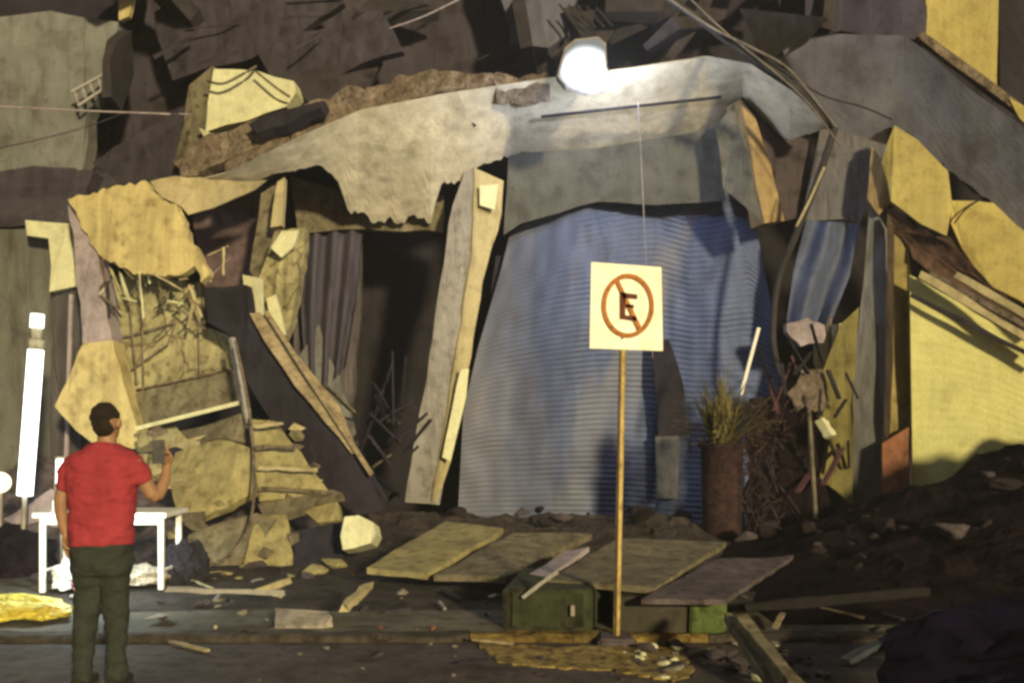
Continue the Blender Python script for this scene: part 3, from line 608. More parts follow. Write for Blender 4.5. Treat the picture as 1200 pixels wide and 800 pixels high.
for i in range(26):
    rnd = random.Random(700+i); x = rnd.uniform(165, 400); y = rnd.uniform(500, 668)
    Y = 12.2-(y-500)/170*1.75-.12; w_ = rnd.uniform(5, 20); h_ = rnd.uniform(3, 9); t_ = rnd.uniform(-.6, .6)
    o = plate('plaster_piece', [(x+w_*math.cos(t_+k*1.57+rnd.uniform(-.3, .3)), y+h_*math.sin(t_+k*1.57+rnd.uniform(-.3, .3)), Y+rnd.uniform(-.03, .03)-.02*k) for k in range(4)], rnd.uniform(.03, .09), M[rnd.choice(('slabd', 'slabt', 'brown', 'dark2', 'tan', 'grid'))], None, jag=.01, cell=.08)
    tag(o, 'small broken plaster piece lying on the left slab pile', 'plaster piece', 'plaster pieces on the left slab pile')
# sheets and boards in front of the shutter
def fp(label, cat, pts, mm, t=.04, name='fallen_sheet', grp=None, z=.3): th(name, label, cat, [g(*q) if len(q) == 3 else g(q[0], q[1], z) for q in pts], t, M[mm], group=grp, jag=.005, cell=.2, rough=.010)
fp('tan board left of centre before the shutter', 'board', [(430, 664, .28), (522, 610, .52), (590, 620, .48), (500, 670, .26)], 'slabt', t=.06)
fp('dusty brown board in the middle before the shutter', 'board', [(508, 672, .26), (602, 624, .48), (694, 624, .46), (592, 676, .25)], 'slabd', t=.06)
fp('narrow pinkish board lying left of the sign post', 'board', [(600, 682, .33), (664, 645, .47), (690, 641, .49), (632, 680, .35)], 'pink', t=.05)
fp('broad drab board crossing behind the sign post', 'board', [(640, 678, .38), (725, 632, .48), (850, 634, .46), (768, 690, .36)], 'slabd', t=.05)
fp('dull sheet right of the sign post', 'board', [(752, 702, .33), (842, 655, .42), (930, 650, .40), (850, 703, .33)], 'stoned', t=.04)
# green cabinet and crate in front
def prism(name, base, zt, zb, m, parent=None, bev=.015, jag=.01):
    bm = bmesh.new(); t = [bm.verts.new((x+random.uniform(-jag, jag), y, zt+random.uniform(-jag, jag))) for x, y in base]; b = [bm.verts.new((x, y, zb)) for x, y in base]
    n = len(base); bm.faces.new(t); bm.faces.new(b[::-1])
    for i in range(n): bm.faces.new((t[i], t[(i+1) % n], b[(i+1) % n], b[i]))
    bmesh.ops.bevel(bm, geom=list(bm.edges), offset=bev, segments=2, affect='EDGES')
    return link(name, bm, m, parent)
cab = empty('overturned_cabinet', (.27, 7.9, .05), 'dented olive green cabinet lying left of the sign post', 'cabinet')
prism('carcass', [(-.07, 7.50), (.60, 7.42), (.85, 8.5), (.10, 8.6)], .36, .045, M['green'], cab)
prism('door_leaf', [(.0, 7.472), (.54, 7.405), (.54, 7.415), (.0, 7.485)], .33, .08, M['green'], cab, bev=.002, jag=.0)
prism('handle', [(.44, 7.37), (.47, 7.37), (.47, 7.41), (.44, 7.41)], .25, .17, M['steel'], cab, bev=.003, jag=0)
cr = empty('green_crate', (1.2, 7.7, .05), 'olive brown crate with a mossy green end right of the sign post', 'crate')
prism('body', [(.80, 7.40), (1.32, 7.38), (1.5, 8.3), (.9, 8.4)], .30, .045, mat('olive_brown', (62, 54, 34), var=.4), cr)
prism('end_panel', [(1.325, 7.34), (1.60, 7.36), (1.75, 8.1), (1.51, 8.2)], .28, .045, M['greenb'], cr)
tag(beam('fallen_beam', g(868, 728, .3), g(932, 806, .1), .09, .09, M['slabd'], jag=.008), 'light square timber pointing at the lower right of the road', 'timber')
tag(beam('fallen_beam', g(852, 722, .3), g(905, 806, .06), .05, .06, M['slabd'], jag=.006), 'thin dull timber beside the light square timber', 'timber')
tag(beam('fallen_beam', g(992, 776, .16), g(1102, 716, .3), .08, .05, mat('grey_green_beam', (56, 58, 50)), jag=.008), 'grey green beam lying across the dark lower right corner', 'timber')
tag(beam('fallen_beam', g(870, 712, .12), g(1090, 692, .3), .07, .07, mat('dim_red_wood', (34, 22, 20)), jag=.01), 'dim reddish beam on the dark heap behind the grey green beam', 'timber')
tag(beam('fallen_beam', g(404, 712, .2), g(432, 686, .3), .07, .05, M['tan'], jag=.01), 'short pale board end left of the olive cabinet', 'timber')
tag(beam('fallen_beam', g(196, 690, .3), g(332, 694, .22), .035, .04, M['conc'], jag=.008), 'thin pale strip lying in front of the left pile', 'timber')
tag(beam('fallen_beam', g(300, 694, .2), g(340, 680, .3), .05, .05, M['tan'], jag=.008), 'short tan batten crossing the thin pale strip', 'timber')
tag(beam('fallen_beam', g(612, 700, .3), g(652, 670, .5), .02, .03, M['conc'], jag=.004), 'thin light rod leaning on the olive cabinet', 'timber')

# ------------------------------------------------------------------ rubble heaps (uncountable)
def heap(name, label, x0, x1, y0, y1, hf, m, nx=90, ny=60, amp=.12):
    bm = bmesh.new(); rows = []
    for i in range(nx+1):
        row = []
        for j in range(ny+1):
            x = x0+(x1-x0)*i/nx; y = y0+(y1-y0)*j/ny
            u, v = i/nx, j/ny; edge = min(1, min(u, 1-u, v, 1-v)*8)
            h = hf(x, y)*edge
            q = Vector((x*2.3, y*2.3, 0))
            n = noise.cell(q*1.7)*.35+noise.noise(q)*.8+abs(noise.noise(q*2.6))*.6
            z = .05+max(0, h*(1+.25*noise.noise(q*.6)))+amp*edge*n*min(1, h*4)
            row.append(bm.verts.new((x, y, z-(0.04 if edge < .02 else 0))))
        rows.append(row)
    for i in range(nx):
        for j in range(ny): bm.faces.new((rows[i][j], rows[i+1][j], rows[i+1][j+1], rows[i][j+1]))
    o = link(name, bm, m); o['kind'] = 'stuff'; o['label'] = label; o['category'] = 'rubble'; return o
def hr(x, y):      # right mound, rising to the right
    t = max(0, min(1, (x-3.0)/4.0)); d = math.exp(-((y-11.3)/2.4)**2)
    return (.15+1.5*t**1.1)*d + .12*math.exp(-((y-9)/2)**2)
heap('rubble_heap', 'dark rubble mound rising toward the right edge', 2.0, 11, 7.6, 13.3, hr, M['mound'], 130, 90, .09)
heap('rubble_heap', 'low litter of dark rubble spread below the blue shutter', -4.4, 3.2, 8.2, 14.4, lambda x, y: .03+.26*math.exp(-((y-13.3)/1.5)**2), mat('dim_rubble', (.048, .038, .034), raw=True, scale=2.5, var=.7, bump=1, stain=.5), 130, 100, .10)
heap('rubble_heap', 'rubble under the slab pile at the left', -7.5, -2.2, 10.9, 14.2, lambda x, y: .05+1.0*max(0, min(1, (y-11.2)/2.4)), M['stoned'], 90, 70, .12)

# ------------------------------------------------------------------ rubble chunks
def chunk_mesh(seed, m):
    rnd = random.Random(seed); bm = bmesh.new()
    for _ in range(14):
        v = Vector([rnd.gauss(0, 1) for _ in range(3)]).normalized()*rnd.uniform(.7, 1.0); bm.verts.new((v.x*1.15, v.y*.9, v.z*.6))
    r = bmesh.ops.convex_hull(bm, input=bm.verts)
    bmesh.ops.delete(bm, geom=[v for v in bm.verts if not v.link_faces], context='VERTS')
    bmesh.ops.bevel(bm, geom=list(bm.edges), offset=.06, segments=1, affect='EDGES')
    me = bpy.data.meshes.new('rubble_chunk'); bm.to_mesh(me); bm.free(); me.materials.append(m); return me
CM = {k: [chunk_mesh(s, M[k]) for s in range(6)] for k in ('stone', 'stoned', 'cream', 'slabt')}
def scatter(n, boxfn, sizes, keys, label, grp, seed):
    rnd = random.Random(seed)
    for i in range(n):
        x, y, z = boxfn(rnd); s = rnd.uniform(*sizes)*rnd.choice((.6, .8, 1, 1.5))
        o = bpy.data.objects.new('rubble_chunk', rnd.choice(CM[rnd.choice(keys)])); COL.objects.link(o)
        o.location = (x, y, z+s*.3); o.scale = (s, s*rnd.uniform(.7, 1.1), s*rnd.uniform(.6, 1)); o.rotation_euler = (rnd.uniform(-.4, .4), rnd.uniform(-.4, .4), rnd.uniform(0, 6.3))
        tag(o, label, 'rubble chunk', grp)
def rowbox(x0, x1, y0, y1, z): return lambda r: (r.uniform(x0, x1), r.uniform(y0, y1), z)
scatter(46, rowbox(-2.0, 3.0, 6.15, 7.2, 0), (.012, .035), ('stone', 'stoned', 'stoned'), 'small rubble chip scattered on the dark road', 'rubble chips on the road', 1)
scatter(80, rowbox(.75, 2.0, 6.15, 7.2, 0), (.02, .065), ('stone', 'cream', 'stoned', 'stoned'), 'rubble chunk heaped on the road by the sign post', 'rubble by the sign post', 2)
scatter(50, rowbox(-4.3, 2.6, 7.3, 9.5, .055), (.02, .06), ('stone', 'stoned', 'stoned', 'stoned'), 'rubble chunk on the sidewalk before the shutter', 'rubble on the sidewalk', 3)
scatter(50, rowbox(-4.6, -1.9, 9.6, 10.9, .06), (.04, .13), ('stoned', 'slabt', 'stoned'), 'rubble chunk around the slab pile', 'rubble around the left pile', 4)
CM['redb'] = [chunk_mesh(s+40, mat('broken_brick', (.22, .08, .05), raw=True, scale=5, var=.4)) for s in range(4)]
scatter(40, rowbox(-3.0, 3.4, 7.3, 12.5, .055), (.015, .05), ('redb', 'stoned', 'cream', 'redb'), 'small brick or plaster crumb on the pavement', 'crumbs on the pavement', 8)
for i in range(44):
    rnd = random.Random(900+i); x = rnd.uniform(-3.4, 3.2); y = rnd.uniform(6.5, 12); z = .03 if y < KY else .085
    a_ = rnd.uniform(0, 3.14); L_ = rnd.uniform(.08, .5)
    o = beam('wood_splinter', Vector((x, y, z)), Vector((x+L_*math.cos(a_), y+L_*math.sin(a_), z+rnd.uniform(-.005, .12*L_))), rnd.uniform(.012, .05), .014, M[rnd.choice(('wood', 'slabd', 'dark2', 'tan', 'dark', 'conc'))], jag=.003)
    tag(o, 'loose wood splinter lying on the pavement or road', 'splinter', 'wood splinters on the ground')
for i in range(7):
    rnd = random.Random(950+i); x = rnd.uniform(-3.9, 2.6); y = rnd.uniform(7.6, 10.5); w_ = rnd.uniform(.04, .14)
    a_ = rnd.uniform(0, 3)
    ring = [Vector((x+w_*math.cos(a_+k*1.57)*rnd.uniform(.6, 1.1), y+w_*math.sin(a_+k*1.57), .075+rnd.uniform(0, .05))) for k in range(4)]
    o = plate('paper_scrap', ring, .003, M[rnd.choice(('stone', 'stone', 'bluef'))], None, jag=.004, cell=.04, rough=.01, ext=(0, 0, -1))
    tag(o, 'crumpled paper scrap lying on the pavement', 'paper', 'paper scraps on the pavement')
def onheap(r):
    x = r.uniform(2.6, 7); y = r.uniform(8.2, 12); return (x, y, .12+hr(x, y)*.9)
dk = mat('shaded_chunk', (.020, .014, .016), raw=True, scale=4, var=.5)  # chunk colour darkened to carry the shade on the mound
CM['dk'] = [chunk_mesh(s+20, dk) for s in range(6)]
scatter(60, onheap, (.05, .17), ('dk', 'dk', 'dk', 'dk', 'dk', 'dk', 'stoned'), 'rubble chunk coloured for shade on the dark right mound', 'chunks on the right mound', 5)
scatter(26, lambda r: (r.uniform(-3.4, 3), r.uniform(12.3, 14.2), .35), (.06, .2), ('dk', 'dk', 'stoned'), 'dark chunk along the foot of the blue shutter', 'chunks at the shutter foot', 6)
# tangled dark laths in the opening left of the pillar
for i in range(26):
    rnd = random.Random(100+i); x = rnd.uniform(395, 475); y = rnd.uniform(470, 600)
    L_ = rnd.uniform(30, 90); a = rnd.uniform(-2.2, 2.2)
    o = beam('broken_lath', (x, y, rnd.uniform(12.8, 14)), (x+L_*math.sin(a)*.5, y-L_*abs(math.cos(a)), rnd.uniform(12.8, 14)), rnd.uniform(.02, .07), .03, M[rnd.choice(('dark2', 'dark2', 'black', 'dark', 'dark2', 'slabd'))], jag=.004)
    tag(o, 'broken lath in the dark tangle left of the leaning pillar', 'lath', 'laths in the dark opening')
for i in range(22):
    rnd = random.Random(200+i); x = rnd.uniform(905, 1010); y = rnd.uniform(420, 620)
    o = beam('broken_lath', (x, y, rnd.uniform(13, 13.8)), (x+rnd.uniform(-30, 30), y-rnd.uniform(15, 60), rnd.uniform(13, 13.8)), rnd.uniform(.02, .08), .03, M[rnd.choice(('dark2', 'dark2', 'redb', 'black'))], jag=.004)
    tag(o, 'broken lath in the dark tangle left of the yellow pillar', 'lath', 'laths by the yellow pillar')
o = tag(beam('bright_block', (962, 492, 13.2), (974, 512, 13.1), .13, .12, M['cream'], jag=.01), 'small bright block wedged left of the yellow pillar', 'concrete block')
o = th('brick_lump', 'rusty brown broken lump above the small bright block', 'rubble', [(925, 460, 13.6), (940, 430, 13.6), (962, 432, 13.5), (975, 465, 13.4), (955, 482, 13.4), (935, 478, 13.5)], .3, M['brown'], jag=.05, cell=.1, rough=.04)
o = tag(tube('leaning_rod', [(948, 480, 13.2), (953, 560, 12.7), (958, 640, 12.2)], .03, M['slabd']), 'dull upright rod standing left of the yellow pillar', 'rod')
th('dark_board', 'very dark board standing between the planter and the yellow pillar', 'board', [(880, 470, 13.8), (915, 460, 13.7), (950, 480, 13.6), (960, 560, 13.5), (985, 620, 13.4), (985, 650, 13.2), (870, 650, 13.4)], .1, M['mound'], jag=.05, cell=.2, rough=.05)
yp('pillar_base', [(1034, 520, 13.5), (1066, 500, 13.45), (1066, 600, 13.4), (1036, 604, 13.45)], .12, mat('rusty_plaster', (136, 84, 46), scale=2, var=.4), jag=.02)

# ------------------------------------------------------------------ cables and wires
def wire(label, pts, r, m, name='overhead_cable', grp=None): return tag(tube(name, pts, r, m), label, 'cable', grp)
wire('thick black cable bundle sweeping over the slab corner', [(755, -20, 12.9), (815, 20, 12.9), (870, 62, 12.9), (930, 100, 13.0), (975, 150, 13.1)], .05, M['cable'])
wire('thin pale cable beside the black bundle', [(765, -15, 12.8), (830, 30, 12.8), (885, 58, 12.8), (925, 82, 12.9), (965, 130, 13.0), (980, 150, 13.0)], .016, M['cableg'])
wire('second thin pale cable along the black bundle', [(790, -20, 12.8), (850, 38, 12.8), (905, 82, 12.85), (948, 122, 12.9), (985, 172, 13.0)], .012, M['cableg'])
wire('dark cable dropping along the edge of the blue sheet', [(978, 150, 13.3), (962, 200, 13.4), (935, 270, 13.6), (912, 330, 13.8), (906, 400, 13.8), (918, 450, 13.6)], .05, M['cable'])
wire('pale bare wire slanting down from the slab corner', [(966, 196, 13.2), (950, 232, 13.25), (933, 266, 13.3)], .018, M['tan'])
wire('thin dark cable bundle with frayed end over the grey overhang', [(900, 70, 13.2), (960, 110, 13.2), (1010, 125, 13.3), (1045, 140, 13.4)], .014, M['cable'])
wire('long thin grey wire crossing the upper left', [(-60, 122, 12.5), (100, 130, 12.6), (210, 134, 12.8), (225, 134, 13.6)], .012, M['pink'])
wire('faint lower wire crossing the upper left', [(-60, 185, 12.5), (40, 165, 12.6), (110, 146, 12.8), (150, 130, 13.6)], .008, M['dark'])
wire('thin pale wire near the top centre', [(455, 34, 13.6), (500, 18, 13.6), (560, -12, 13.6)], .012, M['pink'])
wire('thin wire hanging down over the blue shutter', [(748, 120, 13.2), (752, 200, 13.9), (757, 300, 14.2), (765, 420, 14.4)], .007, M['pink'])
wire('looped cable over the cream wall remnant', [(243, 95, 13.7), (262, 98, 13.65), (290, 84, 13.65), (300, 78, 13.8)], .02, M['slabd'])
wire('short cable across the top of the cream wall remnant', [(300, 84, 13.65), (325, 104, 13.6), (340, 114, 13.65)], .018, M['slabd'])

bm = bmesh.new(); bmesh.ops.create_cube(bm, size=1)
for v in bm.verts: v.co = Vector((v.co.x*60, v.co.y*46+10, v.co.z*26+11.9))
hm = bpy.data.materials.new('glow_haze'); hm.use_nodes = True; hn = hm.node_tree; hn.nodes.remove(hn.nodes['Principled BSDF'])
pv = hn.nodes.new('ShaderNodeVolumePrincipled'); pv.inputs['Density'].default_value = .0035; pv.inputs['Color'].default_value = (.8, .8, .8, 1); pv.inputs['Anisotropy'].default_value = .3
hn.links.new(pv.outputs[0], hn.nodes['Material Output'].inputs['Volume'])
hz = link('added_glow_volume', bm, hm); tag(hz, kind='stuff')  # thin volume added for a glow around the lamps
# ------------------------------------------------------------------ lamps
FL = empty('floodlight', P((690, 82, 12.85)), 'glaring white floodlight on the edge of the sagging slab', 'lamp')
flare_mat = emis('floodlight_glare', (.90, .98, 1), 14)
_n = flare_mat.node_tree; _n.nodes['Principled BSDF'].inputs['Base Color'].default_value = (.03, .03, .03, 1); _t = _n.nodes.new('ShaderNodeTexCoord'); _v = _n.nodes.new('ShaderNodeVectorMath'); _v.operation = 'DISTANCE'; _v.inputs[1].default_value = (0, 0, .30)
_r = _n.nodes.new('ShaderNodeValToRGB'); _r.color_ramp.elements[0].position = .10; _r.color_ramp.elements[0].color = (1, 1, 1, 1); _r.color_ramp.elements[1].position = .40; _r.color_ramp.elements[1].color = (.012, .012, .012, 1)
_r.color_ramp.interpolation = 'EASE'; _e = _r.color_ramp.elements.new(.26); _e.color = (.10, .10, .10, 1)
_m = _n.nodes.new('ShaderNodeMath'); _m.operation = 'MULTIPLY'; _m.inputs[1].default_value = 14
_n.links.new(_t.outputs['Object'], _v.inputs[0]); _n.links.new(_v.outputs['Value'], _r.inputs[0]); _n.links.new(_r.outputs[0], _m.inputs[0]); _n.links.new(_m.outputs[0], _n.nodes['Principled BSDF'].inputs['Emission Strength'])
lens = plate('lens', [(664, 58, 12.95), (675, 48, 12.95), (700, 45, 12.95), (708, 52, 12.93), (709, 78, 12.83), (716, 90, 12.79), (710, 102, 12.76), (688, 106, 12.75), (664, 100, 12.78), (654, 90, 12.82)], .02, flare_mat, FL, jag=0, rough=0, cell=.3)
plate('housing', [(662, 56, 12.985), (674, 46, 12.985), (701, 43, 12.985), (710, 51, 12.965), (711, 78, 12.865), (717, 90, 12.825), (711, 104, 12.795), (688, 108, 12.785), (663, 102, 12.815), (652, 90, 12.855)], .10, M['steel'], FL, jag=0, rough=0, cell=.3)
beam('bracket', (682, 90, 13.0), (690, 84, 13.5), .04, .04, M['steel'], FL)
pl = bpy.data.lights.new('floodlight_bulb', 'POINT'); pl.energy = 150; pl.color = (.78, .84, 1); pl.shadow_soft_size = .12
po = bpy.data.objects.new('floodlight_bulb', pl); COL.objects.link(po); po.location = P((706, 108, 12.35)); 
po.parent = FL; po.matrix_parent_inverse = world_of(FL).inverted()
pl = bpy.data.lights.new('floodlight_glare_fill', 'POINT'); pl.energy = 26; pl.color = (.88, .96, 1); pl.shadow_soft_size = .1
po = bpy.data.objects.new('floodlight_glare_fill', pl); COL.objects.link(po); po.location = P((716, 106, 13.05)); po.parent = FL; po.matrix_parent_inverse = world_of(FL).inverted()  # second light added to blow out the soffit beside the lens
TL = empty('tube_lamp', P((35, 600, 11.5)), 'tall white glowing tube lamp standing at the far left', 'lamp')
tube('tube', [(42, 410, 11.5), (36, 490, 11.5), (29, 580, 11.5)], .085, emis('tube_glow', (.92, 1, .96), 5), TL, n=14)
tube('cap', [(43, 398, 11.5), (42, 410, 11.5)], .09, mat('lamp_cap', (.45, .45, .4), raw=True), TL, n=14)
tube('upper_tube', [(44, 368, 11.5), (43, 384, 11.5)], .075, emis('tube_glow_dim', (.95, 1, .9), 2.5), TL, n=14)
tube('joint', [(43, 384, 11.5), (43, 398, 11.5)], .06, mat('lamp_cap', (.45, .45, .4)), TL, n=12)
tube('stand', [(29, 580, 11.5), (26, 658, 11.5)], .03, M['steel'], TL)
tube('stand_foot', [(22, 658, 11.5), (32, 656, 11.5)], .1, M['steel'], TL, n=12)
GL = empty('globe_lamp', P((3, 600, 10.5)), 'round warm globe lamp low at the left edge', 'lamp')
def ball(name, c, r, m, parent, sz=1):
    bm = bmesh.new(); bmesh.ops.create_icosphere(bm, subdivisions=3, radius=r)
    for v in bm.verts: v.co = Vector((v.co.x, v.co.y, v.co.z*sz))+c
    return link(name, bm, m, parent, True)
ball('globe', P((0, 565, 10.5)), .11, emis('globe_glow', (1, .86, .5), 2.2), GL)
tube('globe_stand', [(0, 577, 10.5), (0, 670, 10.5)], .025, M['steel'], GL)
WL = empty('work_light', P((72, 690, 9.6)), 'small white work light behind the man in red', 'lamp')
plate('lens', [(66, 538, 9.6), (78, 538, 9.6), (78, 582, 9.6), (65, 582, 9.6)], .015, emis('work_light_glow', (.95, 1, .95), 4), WL, jag=0, rough=0)
plate('housing', [(65, 535, 9.63), (80, 535, 9.63), (80, 585, 9.63), (63, 585, 9.63)], .06, M['steel'], WL, jag=0, rough=0)
tube('stand', [(72, 582, 9.66), (72, 678, 9.66)], .015, M['steel'], WL)
pl = bpy.data.lights.new('floor_fill_light', 'POINT'); pl.energy = 80; pl.color = (.85, 1, .95); pl.shadow_soft_size = .08
po = bpy.data.objects.new('floor_fill_light', pl); COL.objects.link(po); po.location = P((100, 612, 8.5)); po.parent = WL; po.matrix_parent_inverse = world_of(WL).inverted()  # unseen light added ahead of the table to brighten the floor

# ------------------------------------------------------------------ white folding table
T = empty('folding_table', P((118, 700, 9.1)), 'white plastic folding table behind the man in red', 'table')
def box(name, c, s, m, parent, rz=0, bev=.006):
    bm = bmesh.new(); bmesh.ops.create_cube(bm, size=1)
    for v in bm.verts: v.co = Vector((v.co.x*s[0], v.co.y*s[1], v.co.z*s[2]))
    if bev: bmesh.ops.bevel(bm, geom=list(bm.edges), offset=min(bev, min(s)*.3), segments=2, affect='EDGES')
    bmesh.ops.rotate(bm, verts=bm.verts, matrix=Matrix.Rotation(rz, 3, 'Z'))
    for v in bm.verts: v.co += Vector(c)
    return link(name, bm, m, parent)
tx = -3.80; ty = 9.35
box('tabletop', (tx, ty, .77), (1.24, .62, .045), M['white'], T)
box('apron', (tx, ty-.27, .715), (1.10, .02, .06), M['white'], T)
for sx in (-.55, .55):
    for sy in (-.24, .24): box('leg', (tx+sx, ty+sy, .40), (.05, .04, .70), M['white'], T)
    box('crossbar', (tx+sx, ty, .25), (.025, .44, .025), M['white'], T)
# drop panel on left of table (papers hanging)
o = box('paper_box', (-4.18, 9.28, .83), (.24, .2, .14), M['white'], None, .1); o.parent = None
tag(o, 'white carton standing on the left end of the folding table', 'box')
# yellow crumpled sheet, pink bag, pale bundle at lower left
def crumple(name, label, cat, c, s, m, seed, grp=None):
    bm = bmesh.new(); bmesh.ops.create_icosphere(bm, subdivisions=5, radius=1)
    for v in bm.verts:
        q = v.co.copy(); k = 1+.30*noise.noise(q*2.1+Vector((seed, 0, 0)))+.16*abs(noise.noise(q*5+Vector((seed, 3, 0))))+.06*noise.noise(q*13)
        v.co = Vector((q.x*k*s[0], q.y*k*s[1], max(-.3, q.z)*k*s[2]))+Vector(c)
    return tag(link(name, bm, m, None, False), label, cat, grp)
crumple('plastic_sheet', 'crumpled bright yellow plastic sheet on the kerb at the lower left', 'plastic sheet', (-4.1, 7.95, .10), (.50, .30, .11), M['yplast'], 1)
crumple('plastic_bag', 'small pink bag behind the yellow plastic sheet', 'bag', (-3.82, 8.9, .17), (.14, .12, .14), M['pinkp'], 5)
crumple('plastic_bag', 'white bag under the left end of the folding table', 'bag', (-4.05, 9.1, .17), (.18, .14, .20), M['white'], 8)
crumple('plastic_bag', 'white bag between the legs of the folding table', 'bag', (-3.5, 9.2, .17), (.26, .15, .12), M['stone'], 11)
crumple('dark_bundle', 'dark bundle under the right end of the folding table', 'bundle', (-3.2, 9.6, .17), (.22, .2, .3), M['dark2'], 14)
crumple('dark_bundle', 'dark bundle beside the stand of the tube lamp', 'bundle', (-5.2, 10.2, .17), (.4, .3, .35), M['mound'], 17)
th('navy_shade_sheet', 'dark navy sheet added as shade over rubble in the lower right corner', 'shade sheet', [g(1040, 740, .25), g(1120, 715, .4), g(1230, 700, .45), g(1260, 820, .3), g(1030, 820, .1)], .02, M['navy'], jag=.02, cell=.12, rough=.06)  # made-up dark sheet, carries the shade of this corner in its colour
th('fallen_awning', 'pale slanting awning sheet at the far left behind the lamp', 'awning', [(-60, 625, 12.2), (0, 612, 12.1), (60, 572, 12.0), (100, 600, 12.0), (70, 640, 11.9), (-60, 668, 12.1)], .04, M['pink'], jag=.02)

# ------------------------------------------------------------------ yucca in its planter
PL = empty('planter', P((846, 640, 12.6)), 'tall reddish brown planter in front of the blue shutter', 'planter')
bm = bmesh.new(); cx = P((846, 560, 12.6)).x
prof = [(.20, .12), (.24, .2), (.26, .8), (.27, 1.30), (.31, 1.32), (.31, 1.38), (.25, 1.38), (.24, 1.3)]
rings = [[bm.verts.new((cx+r*math.cos(a*math.pi/12), 12.6+r*math.sin(a*math.pi/12), z)) for a in range(24)] for r, z in prof]
for i in range(len(rings)-1):
    for k in range(24): bm.faces.new((rings[i][k], rings[i][(k+1) % 24], rings[i+1][(k+1) % 24], rings[i+1][k]))
bm.faces.new(rings[0]); bm.faces.new(rings[-1])
link('pot', bm, mat('dirty_terracotta', (62, 38, 30), scale=5, var=.6, stain=.7, bump=1), PL, True)
YU = empty('yucca', (cx, 12.6, 1.3), 'yucca with narrow yellowish leaves in the reddish planter', 'plant')
bm = bmesh.new(); rnd = random.Random(5)
for i in range(230):
    a = rnd.uniform(0, 6.28); L_ = rnd.uniform(.35, 1.0); el = rnd.uniform(.35, 1.45); base = Vector((cx+rnd.uniform(-.12, .12), 12.6+rnd.uniform(-.12, .12), 1.28+rnd.uniform(0, .3)))
    d = Vector((math.cos(a)*math.cos(el), math.sin(a)*math.cos(el), math.sin(el))); side = Vector((-math.sin(a), math.cos(a), 0))*rnd.uniform(.014, .030)
    pv = None
    for k in range(6):
        t = k/5; c = base+d*L_*t+Vector((0, 0, -.35*t*t*L_*math.cos(el))); wd = side*(1-t)**.6 if k < 5 else side*.02
        row = [bm.verts.new(c-wd), bm.verts.new(c+Vector((0, 0, -.004))), bm.verts.new(c+wd)]
        if pv: bm.faces.new((pv[0], pv[1], row[1], row[0])); bm.faces.new((pv[1], pv[2], row[2], row[1]))
        pv = row
link('leaves', bm, M['leaf'], YU)
tube('stem', [Vector((cx, 12.6, 1.2)), Vector((cx+.02, 12.6, 1.7))], .04, M['wood'], YU)
DS = empty('dry_shrub', (cx+.45, 12.9, .05), 'dry brown shrub tangled right of the reddish planter', 'shrub')
bm = bmesh.new(); rnd = random.Random(15)
for i in range(420):
    t = rnd.random(); c = Vector((cx+.45+rnd.gauss(0, .22), 12.9+rnd.gauss(0, .15), .1+1.75*t)); d = Vector((rnd.gauss(0, .5), rnd.gauss(0, .4), rnd.uniform(.2, 1))).normalized(); L_ = rnd.uniform(.08, .32)
    u = d.orthogonal().normalized()*rnd.uniform(.006, .02); v = [bm.verts.new(p_) for p_ in (c-u, c+u, c+d*L_+u*.2, c+d*L_*.6-u)]; bm.faces.new(v)
link('foliage', bm, mat('dry_leaves', (56, 38, 30), scale=6, var=.6), DS)
for k in range(4): tube('stem', [Vector((cx+.42+.04*k, 12.9, .04)), Vector((cx+.30+.12*k, 12.9, .9)), Vector((cx+.2+.2*k, 12.85, 1.7))], .010, M['dark2'], DS)
tag(beam('white_stick', (868, 462, 12.9), (889, 384, 12.9), .05, .04, M['white']), 'white stick poking up behind the yucca', 'stick')

# ------------------------------------------------------------------ NO PARKING SIGN
SY = 7.2; sb = P((722, 755, SY))
SG = empty('no_parking_sign', (sb.x, SY, 0.12), 'cream square no parking sign with a struck out E on a metal post', 'sign')
m_sign = mat('sign_face_cream', (.88, .86, .70), raw=True, scale=3, var=.06, stain=.12, rough=.35, bump=.05, spec=.6)
m_ring = mat('sign_faded_red', (.42, .17, .05), raw=True, scale=9, var=.3, bump=.05)
m_E = mat('sign_dark_letter', (.14, .045, .03), raw=True, scale=9, var=.3, bump=.05)
pp = plate('sign_plate', [(693, 307, SY), (775, 313, SY), (777, 411, SY), (691, 408, SY)], .006, m_sign, SG, jag=0, rough=.004, cell=.15)
def decal(name, outline, m, parent):
    bm = bmesh.new()
    f = [bm.verts.new(P((x, y, SY-.012))) for x, y in outline]; bk = [bm.verts.new(P((x, y, SY-.001))) for x, y in outline]
    bm.faces.new(f); bm.faces.new(bk[::-1]); n = len(f)
    for i in range(n): bm.faces.new((f[i], f[(i+1) % n], bk[(i+1) % n], bk[i]))
    return link(name, bm, m, parent)
bm = bmesh.new(); N = 48; rr = []
for k in range(N):
    a = 2*math.pi*k/N
    q = []
    for rx, ry, yy in ((30.5, 37.5, SY-.013), (25.6, 32.2, SY-.013), (25.6, 32.2, SY-.001), (30.5, 37.5, SY-.001)):
        q.append(bm.verts.new(P((736+rx*math.cos(a), 358+ry*math.sin(a), yy))))
    rr.append(q)
for k in range(N):
    for j in range(4): bm.faces.new((rr[k][j], rr[k][(j+1) % 4], rr[(k+1) % N][(j+1) % 4], rr[(k+1) % N][j]))
link('ring', bm, m_ring, pp)
decal('slash', [(721, 330), (725, 327), (753, 386), (749, 390)], m_ring, pp)
decal('letter', [(727, 342), (747, 345), (747, 350), (733, 349), (733, 356), (743, 357), (743, 361), (733, 360), (733, 369), (746, 371), (746, 376), (727, 373)], m_E, pp)
